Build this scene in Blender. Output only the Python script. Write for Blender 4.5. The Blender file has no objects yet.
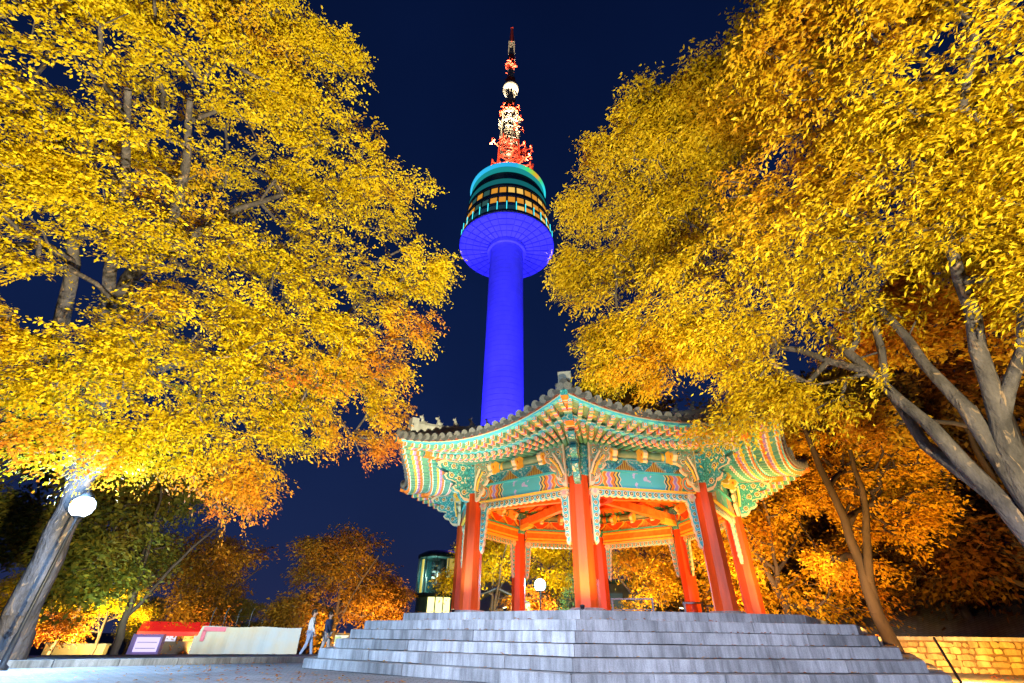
import bpy, bmesh, math, random
import numpy as np
from mathutils import Vector, Matrix
sin, cos, pi, rad = math.sin, math.cos, math.pi, math.radians
C = bpy.context.scene.collection
SC = bpy.context.scene

# ------------------------------------------------------------------ camera
EYE = Vector((0, 0, 0.61)); TILT = rad(32.85); ROLL = rad(0.8); FPX = 455.1
cam = bpy.data.cameras.new('camera'); cam.sensor_width = 36; cam.lens = 36 * FPX / 1024
cam.clip_start = 0.05; cam.clip_end = 3000
co = bpy.data.objects.new('camera', cam); C.objects.link(co)
_f = Vector((0, cos(TILT), sin(TILT))); _u = Vector((0, -sin(TILT), cos(TILT))); _r = Vector((1, 0, 0))
_R = _r * cos(ROLL) + _u * sin(ROLL); _U = _u * cos(ROLL) - _r * sin(ROLL)
M = Matrix((_R, _U, -_f)).transposed().to_4x4(); M.translation = EYE
co.matrix_world = M
SC.camera = co

# ------------------------------------------------------------------ night sky
world = bpy.data.worlds.new('World'); SC.world = world; world.use_nodes = True
wn, wl = world.node_tree.nodes, world.node_tree.links
bg = wn['Background']
tc = wn.new('ShaderNodeTexCoord'); sx = wn.new('ShaderNodeSeparateXYZ'); wl.new(tc.outputs['Generated'], sx.inputs[0])
rmp = wn.new('ShaderNodeValToRGB'); wl.new(sx.outputs['Z'], rmp.inputs[0])
el = rmp.color_ramp.elements
el[0].position = 0.0; el[0].color = (.21, .29, .98, 1)
el[1].position = 1.0; el[1].color = (.020, .075, .42, 1)
for p, c in ((.16, (.115, .235, .90)), (.38, (.060, .170, .78)), (.7, (.030, .105, .54))):
    e = el.new(p); e.color = (*c, 1)
nz = wn.new('ShaderNodeTexNoise'); nz.inputs['Scale'].default_value = 2.2; nz.inputs['Detail'].default_value = 4
wl.new(tc.outputs['Generated'], nz.inputs['Vector'])
mr = wn.new('ShaderNodeMapRange'); mr.inputs['From Min'].default_value = .3; mr.inputs['From Max'].default_value = .7
mr.inputs['To Min'].default_value = .86; mr.inputs['To Max'].default_value = 1.14; wl.new(nz.outputs[0], mr.inputs[0])
vm = wn.new('ShaderNodeVectorMath'); vm.operation = 'SCALE'; wl.new(rmp.outputs[0], vm.inputs[0]); wl.new(mr.outputs[0], vm.inputs['Scale'])
wl.new(vm.outputs[0], bg.inputs['Color']); bg.inputs['Strength'].default_value = 0.078

def light(name, kind, loc, target, power, col, size=.1, angle=60, blend=.6):
    l = bpy.data.lights.new(name, kind); l.energy = power; l.color = col
    if kind == 'SPOT':
        l.spot_size = rad(angle); l.spot_blend = blend; l.shadow_soft_size = size
    elif kind == 'POINT': l.shadow_soft_size = size
    elif kind == 'SUN': l.angle = rad(size)
    o = bpy.data.objects.new(name, l); C.objects.link(o); o.location = loc
    if target is not None:
        o.rotation_euler = (Vector(target) - Vector(loc)).to_track_quat('-Z', 'Y').to_euler()
    return o
light('added_moon', 'SUN', (0, 0, 60), (18, 30, 0), .012, (.7, .8, 1), 2)  # weak cool sun lamp added, no moon in view
# floodlights that light the crowns (warm), the steps (cool), the tower (blue)
light('flood_tree_left', 'SPOT', (-.6, 2.6, .25), (-8.2, 9.4, 9.0), 14500, (1, .88, .50), .15, 96, .5)
light('flood_tree_right', 'SPOT', (3.4, -.6, .3), (7.8, 6.3, 8.6), 6300, (1, .86, .46), .15, 80, .5)
light('flood_steps', 'SPOT', (-4.2, 3.6, 3.3), (-.9, 10.0, -.9), 2100, (.60, .74, 1), .25, 66, .45)
light('flood_steps', 'SPOT', (1.4, -.6, 3.2), (3.2, 9.2, -1.2), 5600, (.68, .75, 1), .25, 64, .45)
light('fill_pavilion', 'SPOT', (-1.2, 1.5, 1.6), (1.7, 11.5, 4.75), 1700, (.66, .95, 1), .2, 36, .8)  # added fill without a fixture, brightens the front beams
light('fill_tree_mid', 'SPOT', (.8, 3.2, .25), (2.9, 8.8, 10.2), 3600, (1, .86, .46), .15, 58, .6)  # added fill without a fixture, brightens the hollow of the right crown
for x, y in ((-26, 62), (20, 60)):
    light('flood_tower', 'SPOT', (x, y, 2), (-1.9, 95, 44), 520000, (.020, .014, 1), .5, 60, .6)
for a in (-60, 0, 60):
    light('flood_pod', 'SPOT', (-1.9 + 10 * sin(rad(a)), 95 - 10 * cos(rad(a)), 6), (-1.9 + 8 * sin(rad(a)), 95 - 8 * cos(rad(a)), 93), 420000, (.020, .016, 1), .5, 34, .8)
for a in (-50, 0, 50, 180):
    for tz, pw, an in ((148, 26000, 60), (172, 75000, 26), (194, 420000, 15), (214, 1300000, 13)):
        light('flood_mast', 'SPOT', (-1.9 + 10 * sin(rad(a)), 95 - 10 * cos(rad(a)), 119), (-1.9, 95, tz), pw, (1, .74, .44), .4, an, .8)
SC.view_settings.view_transform = 'Standard'; SC.view_settings.look = 'None'
SC.view_settings.exposure = 0; SC.view_settings.gamma = 1; SC.view_settings.use_curve_mapping = False
SC.cycles.use_denoising = True; SC.cycles.max_bounces = 6; SC.cycles.diffuse_bounces = 3
SC.cycles.transmission_bounces = 4; SC.cycles.transparent_max_bounces = 6
SC.cycles.sample_clamp_indirect = 4

# ------------------------------------------------------------------ where a pixel's ray goes (for reading real positions off the photo)
def ray(x, y): return _f + _R * ((x - 512) / FPX) + _U * ((341.5 - y) / FPX)
def at(x, y, d):                      # point at horizontal distance d
    v = ray(x, y); return EYE + v * (d / math.hypot(v.x, v.y))
def sl(x, y, D): return EYE + ray(x, y).normalized() * D

# ------------------------------------------------------------------ object helpers
def tag(o, label=None, cat=None, group=None, kind=None):
    if label: o['label'] = label
    if cat: o['category'] = cat
    if group: o['group'] = group
    if kind: o['kind'] = kind
    return o
def thing(name, label, cat, loc=(0, 0, 0), rz=0, group=None):
    o = bpy.data.objects.new(name, None); C.objects.link(o); o.location = loc; o.rotation_euler = (0, 0, rz)
    o.empty_display_size = .2
    return tag(o, label, cat, group)
def copy_tree(o, parent=None):
    c = o.copy(); C.objects.link(c); c.parent = parent
    for ch in list(o.children): copy_tree(ch, c)
    return c

class MB:
    """collects faces with a material index and optional uv"""
    def __init__(s): s.v = []; s.f = []; s.m = []; s.uv = []; s.sm = []
    def add(s, vs, fs, m=0, uv=None, smooth=False):
        b = len(s.v); s.v += [tuple(p) for p in vs]
        for k, f in enumerate(fs):
            s.f.append([b + i for i in f]); s.m.append(m); s.sm.append(smooth)
            s.uv.append(uv[k] if uv else None)
    def box(s, c, sz, m=0, rot=None):
        hx, hy, hz = sz[0] / 2, sz[1] / 2, sz[2] / 2
        vs = [Vector((x, y, z)) for x in (-hx, hx) for y in (-hy, hy) for z in (-hz, hz)]
        if rot is not None: vs = [rot @ v for v in vs]
        c = Vector(c); vs = [v + c for v in vs]
        s.add(vs, [(0, 1, 3, 2), (4, 6, 7, 5), (0, 4, 5, 1), (2, 3, 7, 6), (0, 2, 6, 4), (1, 5, 7, 3)], m)
    def tube(s, pts, rs, n=8, m=0, cap=True, mcap=None, smooth=True, uv=False):
        pts = [Vector(p) for p in pts]
        if not hasattr(rs, '__len__'): rs = [rs] * len(pts)
        rings = []; L = [0]
        for i in range(1, len(pts)): L.append(L[-1] + (pts[i] - pts[i - 1]).length)
        a = None
        for i, p in enumerate(pts):
            d = (pts[min(i + 1, len(pts) - 1)] - pts[max(i - 1, 0)]).normalized()
            if a is None: a = d.orthogonal().normalized() if abs(d.z) > .95 else d.cross(Vector((0, 0, 1))).normalized()
            else: a = (a - d * a.dot(d)).normalized()
            b = d.cross(a)
            rings.append([p + (a * cos(2 * pi * k / n) + b * sin(2 * pi * k / n)) * rs[i] for k in range(n)])
        vs = [q for r in rings for q in r]; fs = []; uvs = []
        for i in range(len(pts) - 1):
            for k in range(n):
                k2 = (k + 1) % n
                fs.append((i * n + k, i * n + k2, (i + 1) * n + k2, (i + 1) * n + k))
                t0, t1 = L[i] / L[-1], L[i + 1] / L[-1]
                uvs.append([(t0, k / n), (t0, (k + 1) / n), (t1, (k + 1) / n), (t1, k / n)])
        s.add(vs, fs, m, uvs if uv else None, smooth)
        if cap:
            cu = [[(.5 + .5 * cos(2 * pi * k / n), .5 + .5 * sin(2 * pi * k / n)) for k in range(n)]]
            mc = m if mcap is None else mcap
            s.add(rings[-1], [tuple(range(n))], mc, cu if uv else None)
            s.add(rings[0], [tuple(range(n))[::-1]], mc, cu if uv else None)
    def lathe(s, prof, n=16, m=0, c=(0, 0, 0), smooth=True, cap=True, a0=0):
        vs = [(c[0] + r * cos(a0 + 2 * pi * k / n), c[1] + r * sin(a0 + 2 * pi * k / n), c[2] + z) for r, z in prof for k in range(n)]
        fs = []
        for i in range(len(prof) - 1):
            for k in range(n):
                k2 = (k + 1) % n; fs.append((i * n + k, i * n + k2, (i + 1) * n + k2, (i + 1) * n + k))
        s.add(vs, fs, m, None, smooth)
        if cap:
            if prof[0][0] > 1e-4: s.add(vs[:n], [tuple(range(n))[::-1]], m)
            if prof[-1][0] > 1e-4: s.add(vs[-n:], [tuple(range(n))], m)
    def ball(s, c, r, m=0, n=10, sc=(1, 1, 1)):
        pr = [(max(1e-5, sin(pi * i / 6)), -cos(pi * i / 6)) for i in range(7)]
        b = MB(); b.lathe(pr, n, 0, cap=False)
        s.add([(c[0] + v[0] * r * sc[0], c[1] + v[1] * r * sc[1], c[2] + v[2] * r * sc[2]) for v in b.v], b.f, m, None, True)
    def plate(s, prof, fn, t, m=0, mside=None, smooth=False):
        """profile polygon (a,b) mapped by fn(a,b,w) to 3D, thickness w in [-t/2,t/2]"""
        n = len(prof)
        vs = [fn(a, b, -t / 2) for a, b in prof] + [fn(a, b, t / 2) for a, b in prof]
        s.add(vs, [tuple(range(n))[::-1], tuple(range(n, 2 * n))], m)
        s.add(vs, [(i, (i + 1) % n, n + (i + 1) % n, n + i) for i in range(n)], m if mside is None else mside)
    def build(s, name, mats, parent=None, loc=None, recalc=True):
        if not isinstance(mats, (list, tuple)): mats = [mats]
        me = bpy.data.meshes.new(name); me.from_pydata(s.v, [], s.f)
        for mt in mats: me.materials.append(mt)
        me.polygons.foreach_set('material_index', s.m); me.polygons.foreach_set('use_smooth', s.sm)
        if any(u is not None for u in s.uv):
            ul = me.uv_layers.new(name='UVMap'); fl = []
            for f, u in zip(s.f, s.uv):
                fl += [c for q in (u if u is not None else [(0, 0)] * len(f)) for c in q]
            ul.data.foreach_set('uv', fl)
        me.update()
        if recalc:
            bm = bmesh.new(); bm.from_mesh(me); bmesh.ops.recalc_face_normals(bm, faces=bm.faces); bm.to_mesh(me); bm.free()
        o = bpy.data.objects.new(name, me); C.objects.link(o)
        if parent: o.parent = parent
        if loc is not None: o.location = loc
        return o

# ------------------------------------------------------------------ materials
def newmat(name):
    m = bpy.data.materials.new(name); m.use_nodes = True
    return m, m.node_tree.nodes, m.node_tree.links, m.node_tree.nodes['Principled BSDF']
def mat(name, col, rough=.6, var=.18, scale=6, bump=0, bscale=30, metal=0, spec=.4, col2=None, stretch=(1, 1, 1), coords='Object', detail=6):
    m, n, l, b = newmat(name)
    b.inputs['Roughness'].default_value = rough; b.inputs['Metallic'].default_value = metal
    b.inputs['Specular IOR Level'].default_value = spec
    t = n.new('ShaderNodeTexCoord'); mp = n.new('ShaderNodeMapping'); mp.inputs['Scale'].default_value = stretch
    l.new(t.outputs[coords], mp.inputs[0])
    z = n.new('ShaderNodeTexNoise'); z.inputs['Scale'].default_value = scale; z.inputs['Detail'].default_value = detail; z.inputs['Roughness'].default_value = .65
    l.new(mp.outputs[0], z.inputs['Vector'])
    r = n.new('ShaderNodeValToRGB'); l.new(z.outputs[0], r.inputs[0])
    c2 = col2 or tuple(max(0, c * (1 + var)) for c in col); c1 = tuple(c * (1 - var) for c in col) if not col2 else col
    r.color_ramp.elements[0].position = .32; r.color_ramp.elements[1].position = .68
    r.color_ramp.elements[0].color = (*c1, 1); r.color_ramp.elements[1].color = (*c2, 1)
    l.new(r.outputs[0], b.inputs['Base Color'])
    if bump:
        z2 = n.new('ShaderNodeTexNoise'); z2.inputs['Scale'].default_value = bscale; z2.inputs['Detail'].default_value = 5
        l.new(mp.outputs[0], z2.inputs['Vector'])
        bp = n.new('ShaderNodeBump'); bp.inputs['Strength'].default_value = bump; bp.inputs['Distance'].default_value = .02
        l.new(z2.outputs[0], bp.inputs['Height']); l.new(bp.outputs[0], b.inputs['Normal'])
    return m
def emis(name, col, strength, base=(.05, .05, .05)):
    m, n, l, b = newmat(name)
    b.inputs['Base Color'].default_value = (*base, 1); b.inputs['Emission Color'].default_value = (*col, 1)
    b.inputs['Emission Strength'].default_value = strength
    return m
def constramp(n, stops):
    r = n.new('ShaderNodeValToRGB'); r.color_ramp.interpolation = 'CONSTANT'
    e = r.color_ramp.elements
    e[0].position = stops[0][0]; e[0].color = (*stops[0][1], 1); e[1].position = stops[1][0]; e[1].color = (*stops[1][1], 1)
    for p, c in stops[2:]:
        q = e.new(p); q.color = (*c, 1)
    return r
TEAL = (.05, .42, .47); DTEAL = (.012, .10, .12); CREAM = (.64, .56, .38); ORANGE = (.75, .20, .03); YEL = (.78, .48, .06)
PURP = (.36, .22, .55); GREEN = (.09, .30, .17); PINK = (.70, .36, .34); CYAN = (.09, .55, .70); RED = (.66, .075, .010); WHITE = (.75, .75, .72)
def scrollmat(name, c1, c2, c3, scale):
    m, n, l, b = newmat(name); b.inputs['Roughness'].default_value = .55
    t = n.new('ShaderNodeTexCoord'); z = n.new('ShaderNodeTexNoise'); z.inputs['Scale'].default_value = scale * .7
    l.new(t.outputs['Object'], z.inputs['Vector'])
    mx = n.new('ShaderNodeVectorMath'); mx.operation = 'SCALE'; mx.inputs['Scale'].default_value = .12; l.new(z.outputs[1], mx.inputs[0])
    ad = n.new('ShaderNodeVectorMath'); l.new(t.outputs['Object'], ad.inputs[0]); l.new(mx.outputs[0], ad.inputs[1])
    v = n.new('ShaderNodeTexVoronoi'); v.inputs['Scale'].default_value = scale; l.new(ad.outputs[0], v.inputs['Vector'])
    r = constramp(n, [(0, c2), (.13, c3), (.21, c1), (.40, c2), (.50, c1), (.60, c2), (.68, c1), (.80, c3)])
    l.new(v.outputs['Distance'], r.inputs[0]); l.new(r.outputs[0], b.inputs['Base Color'])
    return m
m_red = mat('red_column_paint', RED, .45, .26, 2.6, .22, 30, stretch=(1.6, 1.6, .22), spec=.3)
m_redwood = mat('red_wood_paint', (.48, .07, .02), .8, .25, 4, spec=.1)
m_orange = mat('orange_paint_lamplight', (.66, .20, .035), .85, .28, 5, spec=.08)  # orange paint; inside the pavilion its colour also stands for amber lamplight
m_teal = mat('teal_paint', TEAL, .5, .2, 7)
m_dteal = mat('dark_teal_paint', DTEAL, .55, .2, 7)
m_cream = mat('cream_outline_paint', CREAM, .55, .12, 9)
m_pink = mat('pink_paint', PINK, .55, .12, 9)
m_yel = mat('yellow_paint', YEL, .55, .15, 9)
m_cyan = mat('cyan_edge_paint', CYAN, .5, .18, 8)
m_scroll = scrollmat('teal_scrollwork_paint', TEAL, DTEAL, CREAM, 11)
m_scroll2 = scrollmat('green_scrollwork_paint', (.07, .36, .27), (.5, .16, .05), CREAM, 8)
m_tile = mat('grey_roof_tile', (.075, .08, .095), .55, .3, 9, .25, 40)
m_ridge = mat('pale_ridge_plaster', (.30, .31, .33), .75, .22, 5, .3, 25, stretch=(1, 1, .4))
m_soffit = scrollmat('painted_soffit_board', (.16, .31, .15), (.07, .24, .18), (.62, .36, .06), 5.5)
m_lat = mat('lattice_wood_paint', (.66, .15, .035), .5, .2, 6)

def rafter_mat(name, base):
    m, n, l, b = newmat(name); b.inputs['Roughness'].default_value = .5
    u = n.new('ShaderNodeUVMap'); s = n.new('ShaderNodeSeparateXYZ'); l.new(u.outputs[0], s.inputs[0])
    r = constramp(n, [(0, base), (.58, WHITE), (.592, PINK), (.625, WHITE), (.637, base), (.74, WHITE), (.755, ORANGE), (.80, PURP), (.835, WHITE), (.85, YEL), (.885, base), (.955, WHITE), (.97, ORANGE)])
    l.new(s.outputs[0], r.inputs[0])
    t = n.new('ShaderNodeTexCoord'); z = n.new('ShaderNodeTexNoise'); z.inputs['Scale'].default_value = 7; l.new(t.outputs['Object'], z.inputs['Vector'])
    mr = n.new('ShaderNodeMapRange'); mr.inputs['To Min'].default_value = .7; mr.inputs['To Max'].default_value = 1.25; l.new(z.outputs[0], mr.inputs[0])
    vm = n.new('ShaderNodeVectorMath'); vm.operation = 'SCALE'; l.new(r.outputs[0], vm.inputs[0]); l.new(mr.outputs[0], vm.inputs['Scale'])
    l.new(vm.outputs[0], b.inputs['Base Color']); return m
def disc_mat(name, stops):
    m, n, l, b = newmat(name); b.inputs['Roughness'].default_value = .5
    u = n.new('ShaderNodeUVMap'); d = n.new('ShaderNodeVectorMath'); d.operation = 'DISTANCE'; d.inputs[1].default_value = (.5, .5, 0)
    l.new(u.outputs[0], d.inputs[0]); r = constramp(n, stops); l.new(d.outputs['Value'], r.inputs[0]); l.new(r.outputs[0], b.inputs['Base Color']); return m
m_rafter = rafter_mat('painted_round_rafter', (.07, .31, .27)); m_flyer = rafter_mat('painted_square_rafter', (.11, .32, .24))
m_rend = disc_mat('rafter_end_flower', [(0, YEL), (.12, PINK), (.33, WHITE), (.41, DTEAL), (.45, CYAN)])
m_fend = disc_mat('square_rafter_end', [(0, YEL), (.14, PINK), (.26, WHITE), (.34, CYAN)])

def beam_mat():
    """painted bands along the beam: landscape panel in the middle, cloud bands, lotus roundel at the ends"""
    m, n, l, b = newmat('painted_beam'); b.inputs['Roughness'].default_value = .5
    t = n.new('ShaderNodeTexCoord'); s = n.new('ShaderNodeSeparateXYZ'); l.new(t.outputs['Object'], s.inputs[0])
    ab = n.new('ShaderNodeMath'); ab.operation = 'ABSOLUTE'; l.new(s.outputs[0], ab.inputs[0])
    w = n.new('ShaderNodeMath'); w.operation = 'SINE'; ml = n.new('ShaderNodeMath'); ml.operation = 'MULTIPLY'; ml.inputs[1].default_value = 34
    l.new(s.outputs[2], ml.inputs[0]); l.new(ml.outputs[0], w.inputs[0])
    ws = n.new('ShaderNodeMath'); ws.operation = 'MULTIPLY_ADD'; ws.inputs[1].default_value = .022; l.new(w.outputs[0], ws.inputs[0]); l.new(ab.outputs[0], ws.inputs[2])
    dv = n.new('ShaderNodeMath'); dv.operation = 'DIVIDE'; dv.inputs[1].default_value = 1.7; l.new(ws.outputs[0], dv.inputs[0])
    r = constramp(n, [(0, (.07, .43, .47)), (.345, CREAM), (.36, DTEAL), (.39, YEL), (.42, DTEAL), (.44, ORANGE), (.485, CREAM), (.50, PURP), (.545, CREAM), (.56, ORANGE), (.60, YEL), (.62, GREEN), (.86, ORANGE), (.90, YEL), (.93, TEAL)])
    l.new(dv.outputs[0], r.inputs[0])
    cb = n.new('ShaderNodeCombineXYZ'); l.new(ab.outputs[0], cb.inputs[0]); l.new(s.outputs[2], cb.inputs[2])
    d = n.new('ShaderNodeVectorMath'); d.operation = 'DISTANCE'; d.inputs[1].default_value = (1.25, 0, 3.91); l.new(cb.outputs[0], d.inputs[0])
    r2 = constramp(n, [(0, YEL), (.045, ORANGE), (.085, CREAM), (.10, TEAL), (.135, ORANGE), (.175, CREAM), (.19, DTEAL)])
    l.new(d.outputs['Value'], r2.inputs[0])
    lt = n.new('ShaderNodeMath'); lt.operation = 'LESS_THAN'; lt.inputs[1].default_value = .2; l.new(d.outputs['Value'], lt.inputs[0])
    mx = n.new('ShaderNodeMixRGB'); l.new(lt.outputs[0], mx.inputs[0]); l.new(r.outputs[0], mx.inputs[1]); l.new(r2.outputs[0], mx.inputs[2])
    # faint painted motif inside the middle panel
    v = n.new('ShaderNodeTexNoise'); v.inputs['Scale'].default_value = 7.5; v.inputs['Detail'].default_value = 3; l.new(t.outputs['Object'], v.inputs['Vector'])
    vr = n.new('ShaderNodeMath'); vr.operation = 'GREATER_THAN'; vr.inputs[1].default_value = .60; l.new(v.outputs[0], vr.inputs[0])
    inn = n.new('ShaderNodeMath'); inn.operation = 'LESS_THAN'; inn.inputs[1].default_value = .27; l.new(ab.outputs[0], inn.inputs[0])
    mm = n.new('ShaderNodeMath'); mm.operation = 'MULTIPLY'; l.new(vr.outputs[0], mm.inputs[0]); l.new(inn.outputs[0], mm.inputs[1])
    mx2 = n.new('ShaderNodeMixRGB'); mx2.inputs[2].default_value = (.42, .40, .62, 1); l.new(mm.outputs[0], mx2.inputs[0]); l.new(mx.outputs[0], mx2.inputs[1])
    l.new(mx2.outputs[0], b.inputs['Base Color']); return m
m_beam = beam_mat()
def stripes_mat():
    m, n, l, b = newmat('striped_panel'); b.inputs['Roughness'].default_value = .5
    t = n.new('ShaderNodeTexCoord'); w = n.new('ShaderNodeTexWave'); w.inputs['Scale'].default_value = 5.5; w.inputs['Distortion'].default_value = .6
    l.new(t.outputs['Object'], w.inputs['Vector']); r = constramp(n, [(0, (.45, .10, .02)), (.35, ORANGE), (.7, YEL)]); l.new(w.outputs[0], r.inputs[0]); l.new(r.outputs[0], b.inputs['Base Color']); return m
m_stripe = stripes_mat()

def granite(name, c=(.34, .345, .36), streak=True):
    m, n, l, b = newmat(name); b.inputs['Roughness'].default_value = .78
    t = n.new('ShaderNodeTexCoord'); g = n.new('ShaderNodeNewGeometry')
    z = n.new('ShaderNodeTexNoise'); z.inputs['Scale'].default_value = 120; z.inputs['Detail'].default_value = 3; l.new(t.outputs['Object'], z.inputs['Vector'])
    mp = n.new('ShaderNodeMapping'); mp.inputs['Scale'].default_value = (5, 5, .7); l.new(t.outputs['Object'], mp.inputs[0])
    z2 = n.new('ShaderNodeTexNoise'); z2.inputs['Scale'].default_value = 1.6; z2.inputs['Detail'].default_value = 6; z2.inputs['Roughness'].default_value = .7; l.new(mp.outputs[0], z2.inputs['Vector'])
    z3 = n.new('ShaderNodeTexNoise'); z3.inputs['Scale'].default_value = .9; z3.inputs['Detail'].default_value = 5; l.new(t.outputs['Object'], z3.inputs['Vector'])
    def rng(src, a, bb, lo, hi):
        q = n.new('ShaderNodeMapRange'); q.inputs['From Min'].default_value = a; q.inputs['From Max'].default_value = bb
        q.inputs['To Min'].default_value = lo; q.inputs['To Max'].default_value = hi; l.new(src, q.inputs[0]); return q.outputs[0]
    fs = [rng(z.outputs[0], .35, .65, .78, 1.15), rng(z2.outputs[0], .36, .60, .54, 1.10), rng(z3.outputs[0], .38, .62, .66, 1.14), rng(g.outputs['Random Per Island'], 0, 1, .68, 1.24)]
    cur = fs[0]
    for f in fs[1:]:
        q = n.new('ShaderNodeMath'); q.operation = 'MULTIPLY'; l.new(cur, q.inputs[0]); l.new(f, q.inputs[1]); cur = q.outputs[0]
    vm = n.new('ShaderNodeVectorMath'); vm.operation = 'SCALE'; vm.inputs[0].default_value = c; l.new(cur, vm.inputs['Scale'])
    l.new(vm.outputs[0], b.inputs['Base Color'])
    bp = n.new('ShaderNodeBump'); bp.inputs['Strength'].default_value = .35; bp.inputs['Distance'].default_value = .006; l.new(z.outputs[0], bp.inputs['Height']); l.new(bp.outputs[0], b.inputs['Normal'])
    return m
m_granite = granite('granite_block', (.40, .405, .42)); m_joint = mat('dark_joint', (.05, .05, .055), .9, .2, 10)

def leafmat(name, c1, c2, c3, patch, plo=.55, phi=.72, pscale=.35, trans=.35, low=None):
    m, n, l, b = newmat(name); b.inputs['Roughness'].default_value = .55; b.inputs['Specular IOR Level'].default_value = .25
    g = n.new('ShaderNodeNewGeometry'); t = n.new('ShaderNodeTexCoord')
    r = n.new('ShaderNodeValToRGB'); e = r.color_ramp.elements
    e[0].color = (*c1, 1); e[1].color = (*c3, 1); q = e.new(.5); q.color = (*c2, 1)
    l.new(g.outputs['Random Per Island'], r.inputs[0])
    z = n.new('ShaderNodeTexNoise'); z.inputs['Scale'].default_value = pscale; z.inputs['Detail'].default_value = 3; l.new(t.outputs['Object'], z.inputs['Vector'])
    mr = n.new('ShaderNodeMapRange'); mr.inputs['From Min'].default_value = plo; mr.inputs['From Max'].default_value = phi; l.new(z.outputs[0], mr.inputs[0])
    src = mr.outputs[0]
    if low:      # the lowest sprays of the crown have turned further
        s3 = n.new('ShaderNodeSeparateXYZ'); l.new(t.outputs['Object'], s3.inputs[0])
        sk = n.new('ShaderNodeMath'); sk.operation = 'MULTIPLY_ADD'; sk.inputs[1].default_value = -low[2]; l.new(s3.outputs[0], sk.inputs[0]); l.new(s3.outputs[2], sk.inputs[2])
        m3 = n.new('ShaderNodeMapRange'); m3.inputs['From Min'].default_value = low[1]; m3.inputs['From Max'].default_value = low[0]; m3.inputs['To Max'].default_value = low[3]; l.new(sk.outputs[0], m3.inputs[0])
        a3 = n.new('ShaderNodeMath'); l.new(z.outputs[0], a3.inputs[0]); l.new(m3.outputs[0], a3.inputs[1]); l.new(a3.outputs[0], mr.inputs[0])
    mx = n.new('ShaderNodeMixRGB'); mx.inputs[2].default_value = (*patch, 1); l.new(src, mx.inputs[0]); l.new(r.outputs[0], mx.inputs[1])
    l.new(mx.outputs[0], b.inputs['Base Color'])
    tr = n.new('ShaderNodeBsdfTranslucent'); l.new(mx.outputs[0], tr.inputs['Color'])
    ms = n.new('ShaderNodeMixShader'); ms.inputs[0].default_value = trans
    l.new(b.outputs[0], ms.inputs[1]); l.new(tr.outputs[0], ms.inputs[2]); l.new(ms.outputs[0], n['Material Output'].inputs[0])
    return m
m_leafL = leafmat('yellow_autumn_leaf', (.58, .38, .006), (.76, .57, .008), (.84, .67, .02), (.66, .20, .02), .56, .76, low=(.2, 3.0, .7, .32))
m_leafR = leafmat('golden_autumn_leaf', (.54, .34, .006), (.72, .51, .010), (.82, .64, .03), (.64, .25, .010), .55, .75, low=(4.5, 10.0, 1.5, .22))
m_leafO = leafmat('orange_autumn_leaf', (.46, .13, .012), (.60, .24, .015), (.66, .33, .02), (.48, .07, .01), .5, .7)
m_leafA = leafmat('amber_autumn_leaf', (.56, .25, .010), (.68, .38, .012), (.74, .46, .02), (.55, .14, .01), .52, .72)
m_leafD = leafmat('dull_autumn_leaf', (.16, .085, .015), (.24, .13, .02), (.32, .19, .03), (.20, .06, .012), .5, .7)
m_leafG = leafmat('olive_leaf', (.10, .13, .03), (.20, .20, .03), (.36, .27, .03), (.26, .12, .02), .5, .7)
def barkmat(name, c, c2, fleck):
    m, n, l, b = newmat(name); b.inputs['Roughness'].default_value = .85; b.inputs['Specular IOR Level'].default_value = .2
    t = n.new('ShaderNodeTexCoord'); mp = n.new('ShaderNodeMapping'); mp.inputs['Scale'].default_value = (1, 1, .45); l.new(t.outputs['Object'], mp.inputs[0])
    z = n.new('ShaderNodeTexNoise'); z.inputs['Scale'].default_value = 3.2; z.inputs['Detail'].default_value = 8; z.inputs['Roughness'].default_value = .7; l.new(mp.outputs[0], z.inputs['Vector'])
    r = n.new('ShaderNodeValToRGB'); e = r.color_ramp.elements; e[0].position = .36; e[0].color = (*c, 1); e[1].position = .62; e[1].color = (*c2, 1); l.new(z.outputs[0], r.inputs[0])
    z2 = n.new('ShaderNodeTexNoise'); z2.inputs['Scale'].default_value = 7.5; z2.inputs['Detail'].default_value = 4; z2.inputs['Distortion'].default_value = 1.2; l.new(mp.outputs[0], z2.inputs['Vector'])
    mr = n.new('ShaderNodeMapRange'); mr.inputs['From Min'].default_value = .60; mr.inputs['From Max'].default_value = .66; l.new(z2.outputs[0], mr.inputs[0])
    mx = n.new('ShaderNodeMixRGB'); mx.inputs[2].default_value = (*fleck, 1); l.new(mr.outputs[0], mx.inputs[0]); l.new(r.outputs[0], mx.inputs[1]); l.new(mx.outputs[0], b.inputs['Base Color'])
    z3 = n.new('ShaderNodeTexNoise'); z3.inputs['Scale'].default_value = 16; z3.inputs['Detail'].default_value = 7; l.new(mp.outputs[0], z3.inputs['Vector'])
    ad = n.new('ShaderNodeMath'); l.new(z3.outputs[0], ad.inputs[0]); l.new(z2.outputs[0], ad.inputs[1])
    bp = n.new('ShaderNodeBump'); bp.inputs['Strength'].default_value = .9; bp.inputs['Distance'].default_value = .04; l.new(ad.outputs[0], bp.inputs['Height']); l.new(bp.outputs[0], b.inputs['Normal']); return m
m_bark = barkmat('grey_bark', (.045, .04, .045), (.125, .108, .115), (.26, .18, .13))
m_barkL = barkmat('dark_grey_bark', (.03, .03, .035), (.07, .065, .07), (.13, .11, .10))
m_bark3 = mat('blackish_bark', (.035, .024, .02), .9, .35, 3, .8, 12, stretch=(1, 1, .35))
m_bark2 = mat('dark_bark', (.085, .062, .052), .9, .35, 3, .8, 12, stretch=(1, 1, .35))

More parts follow.
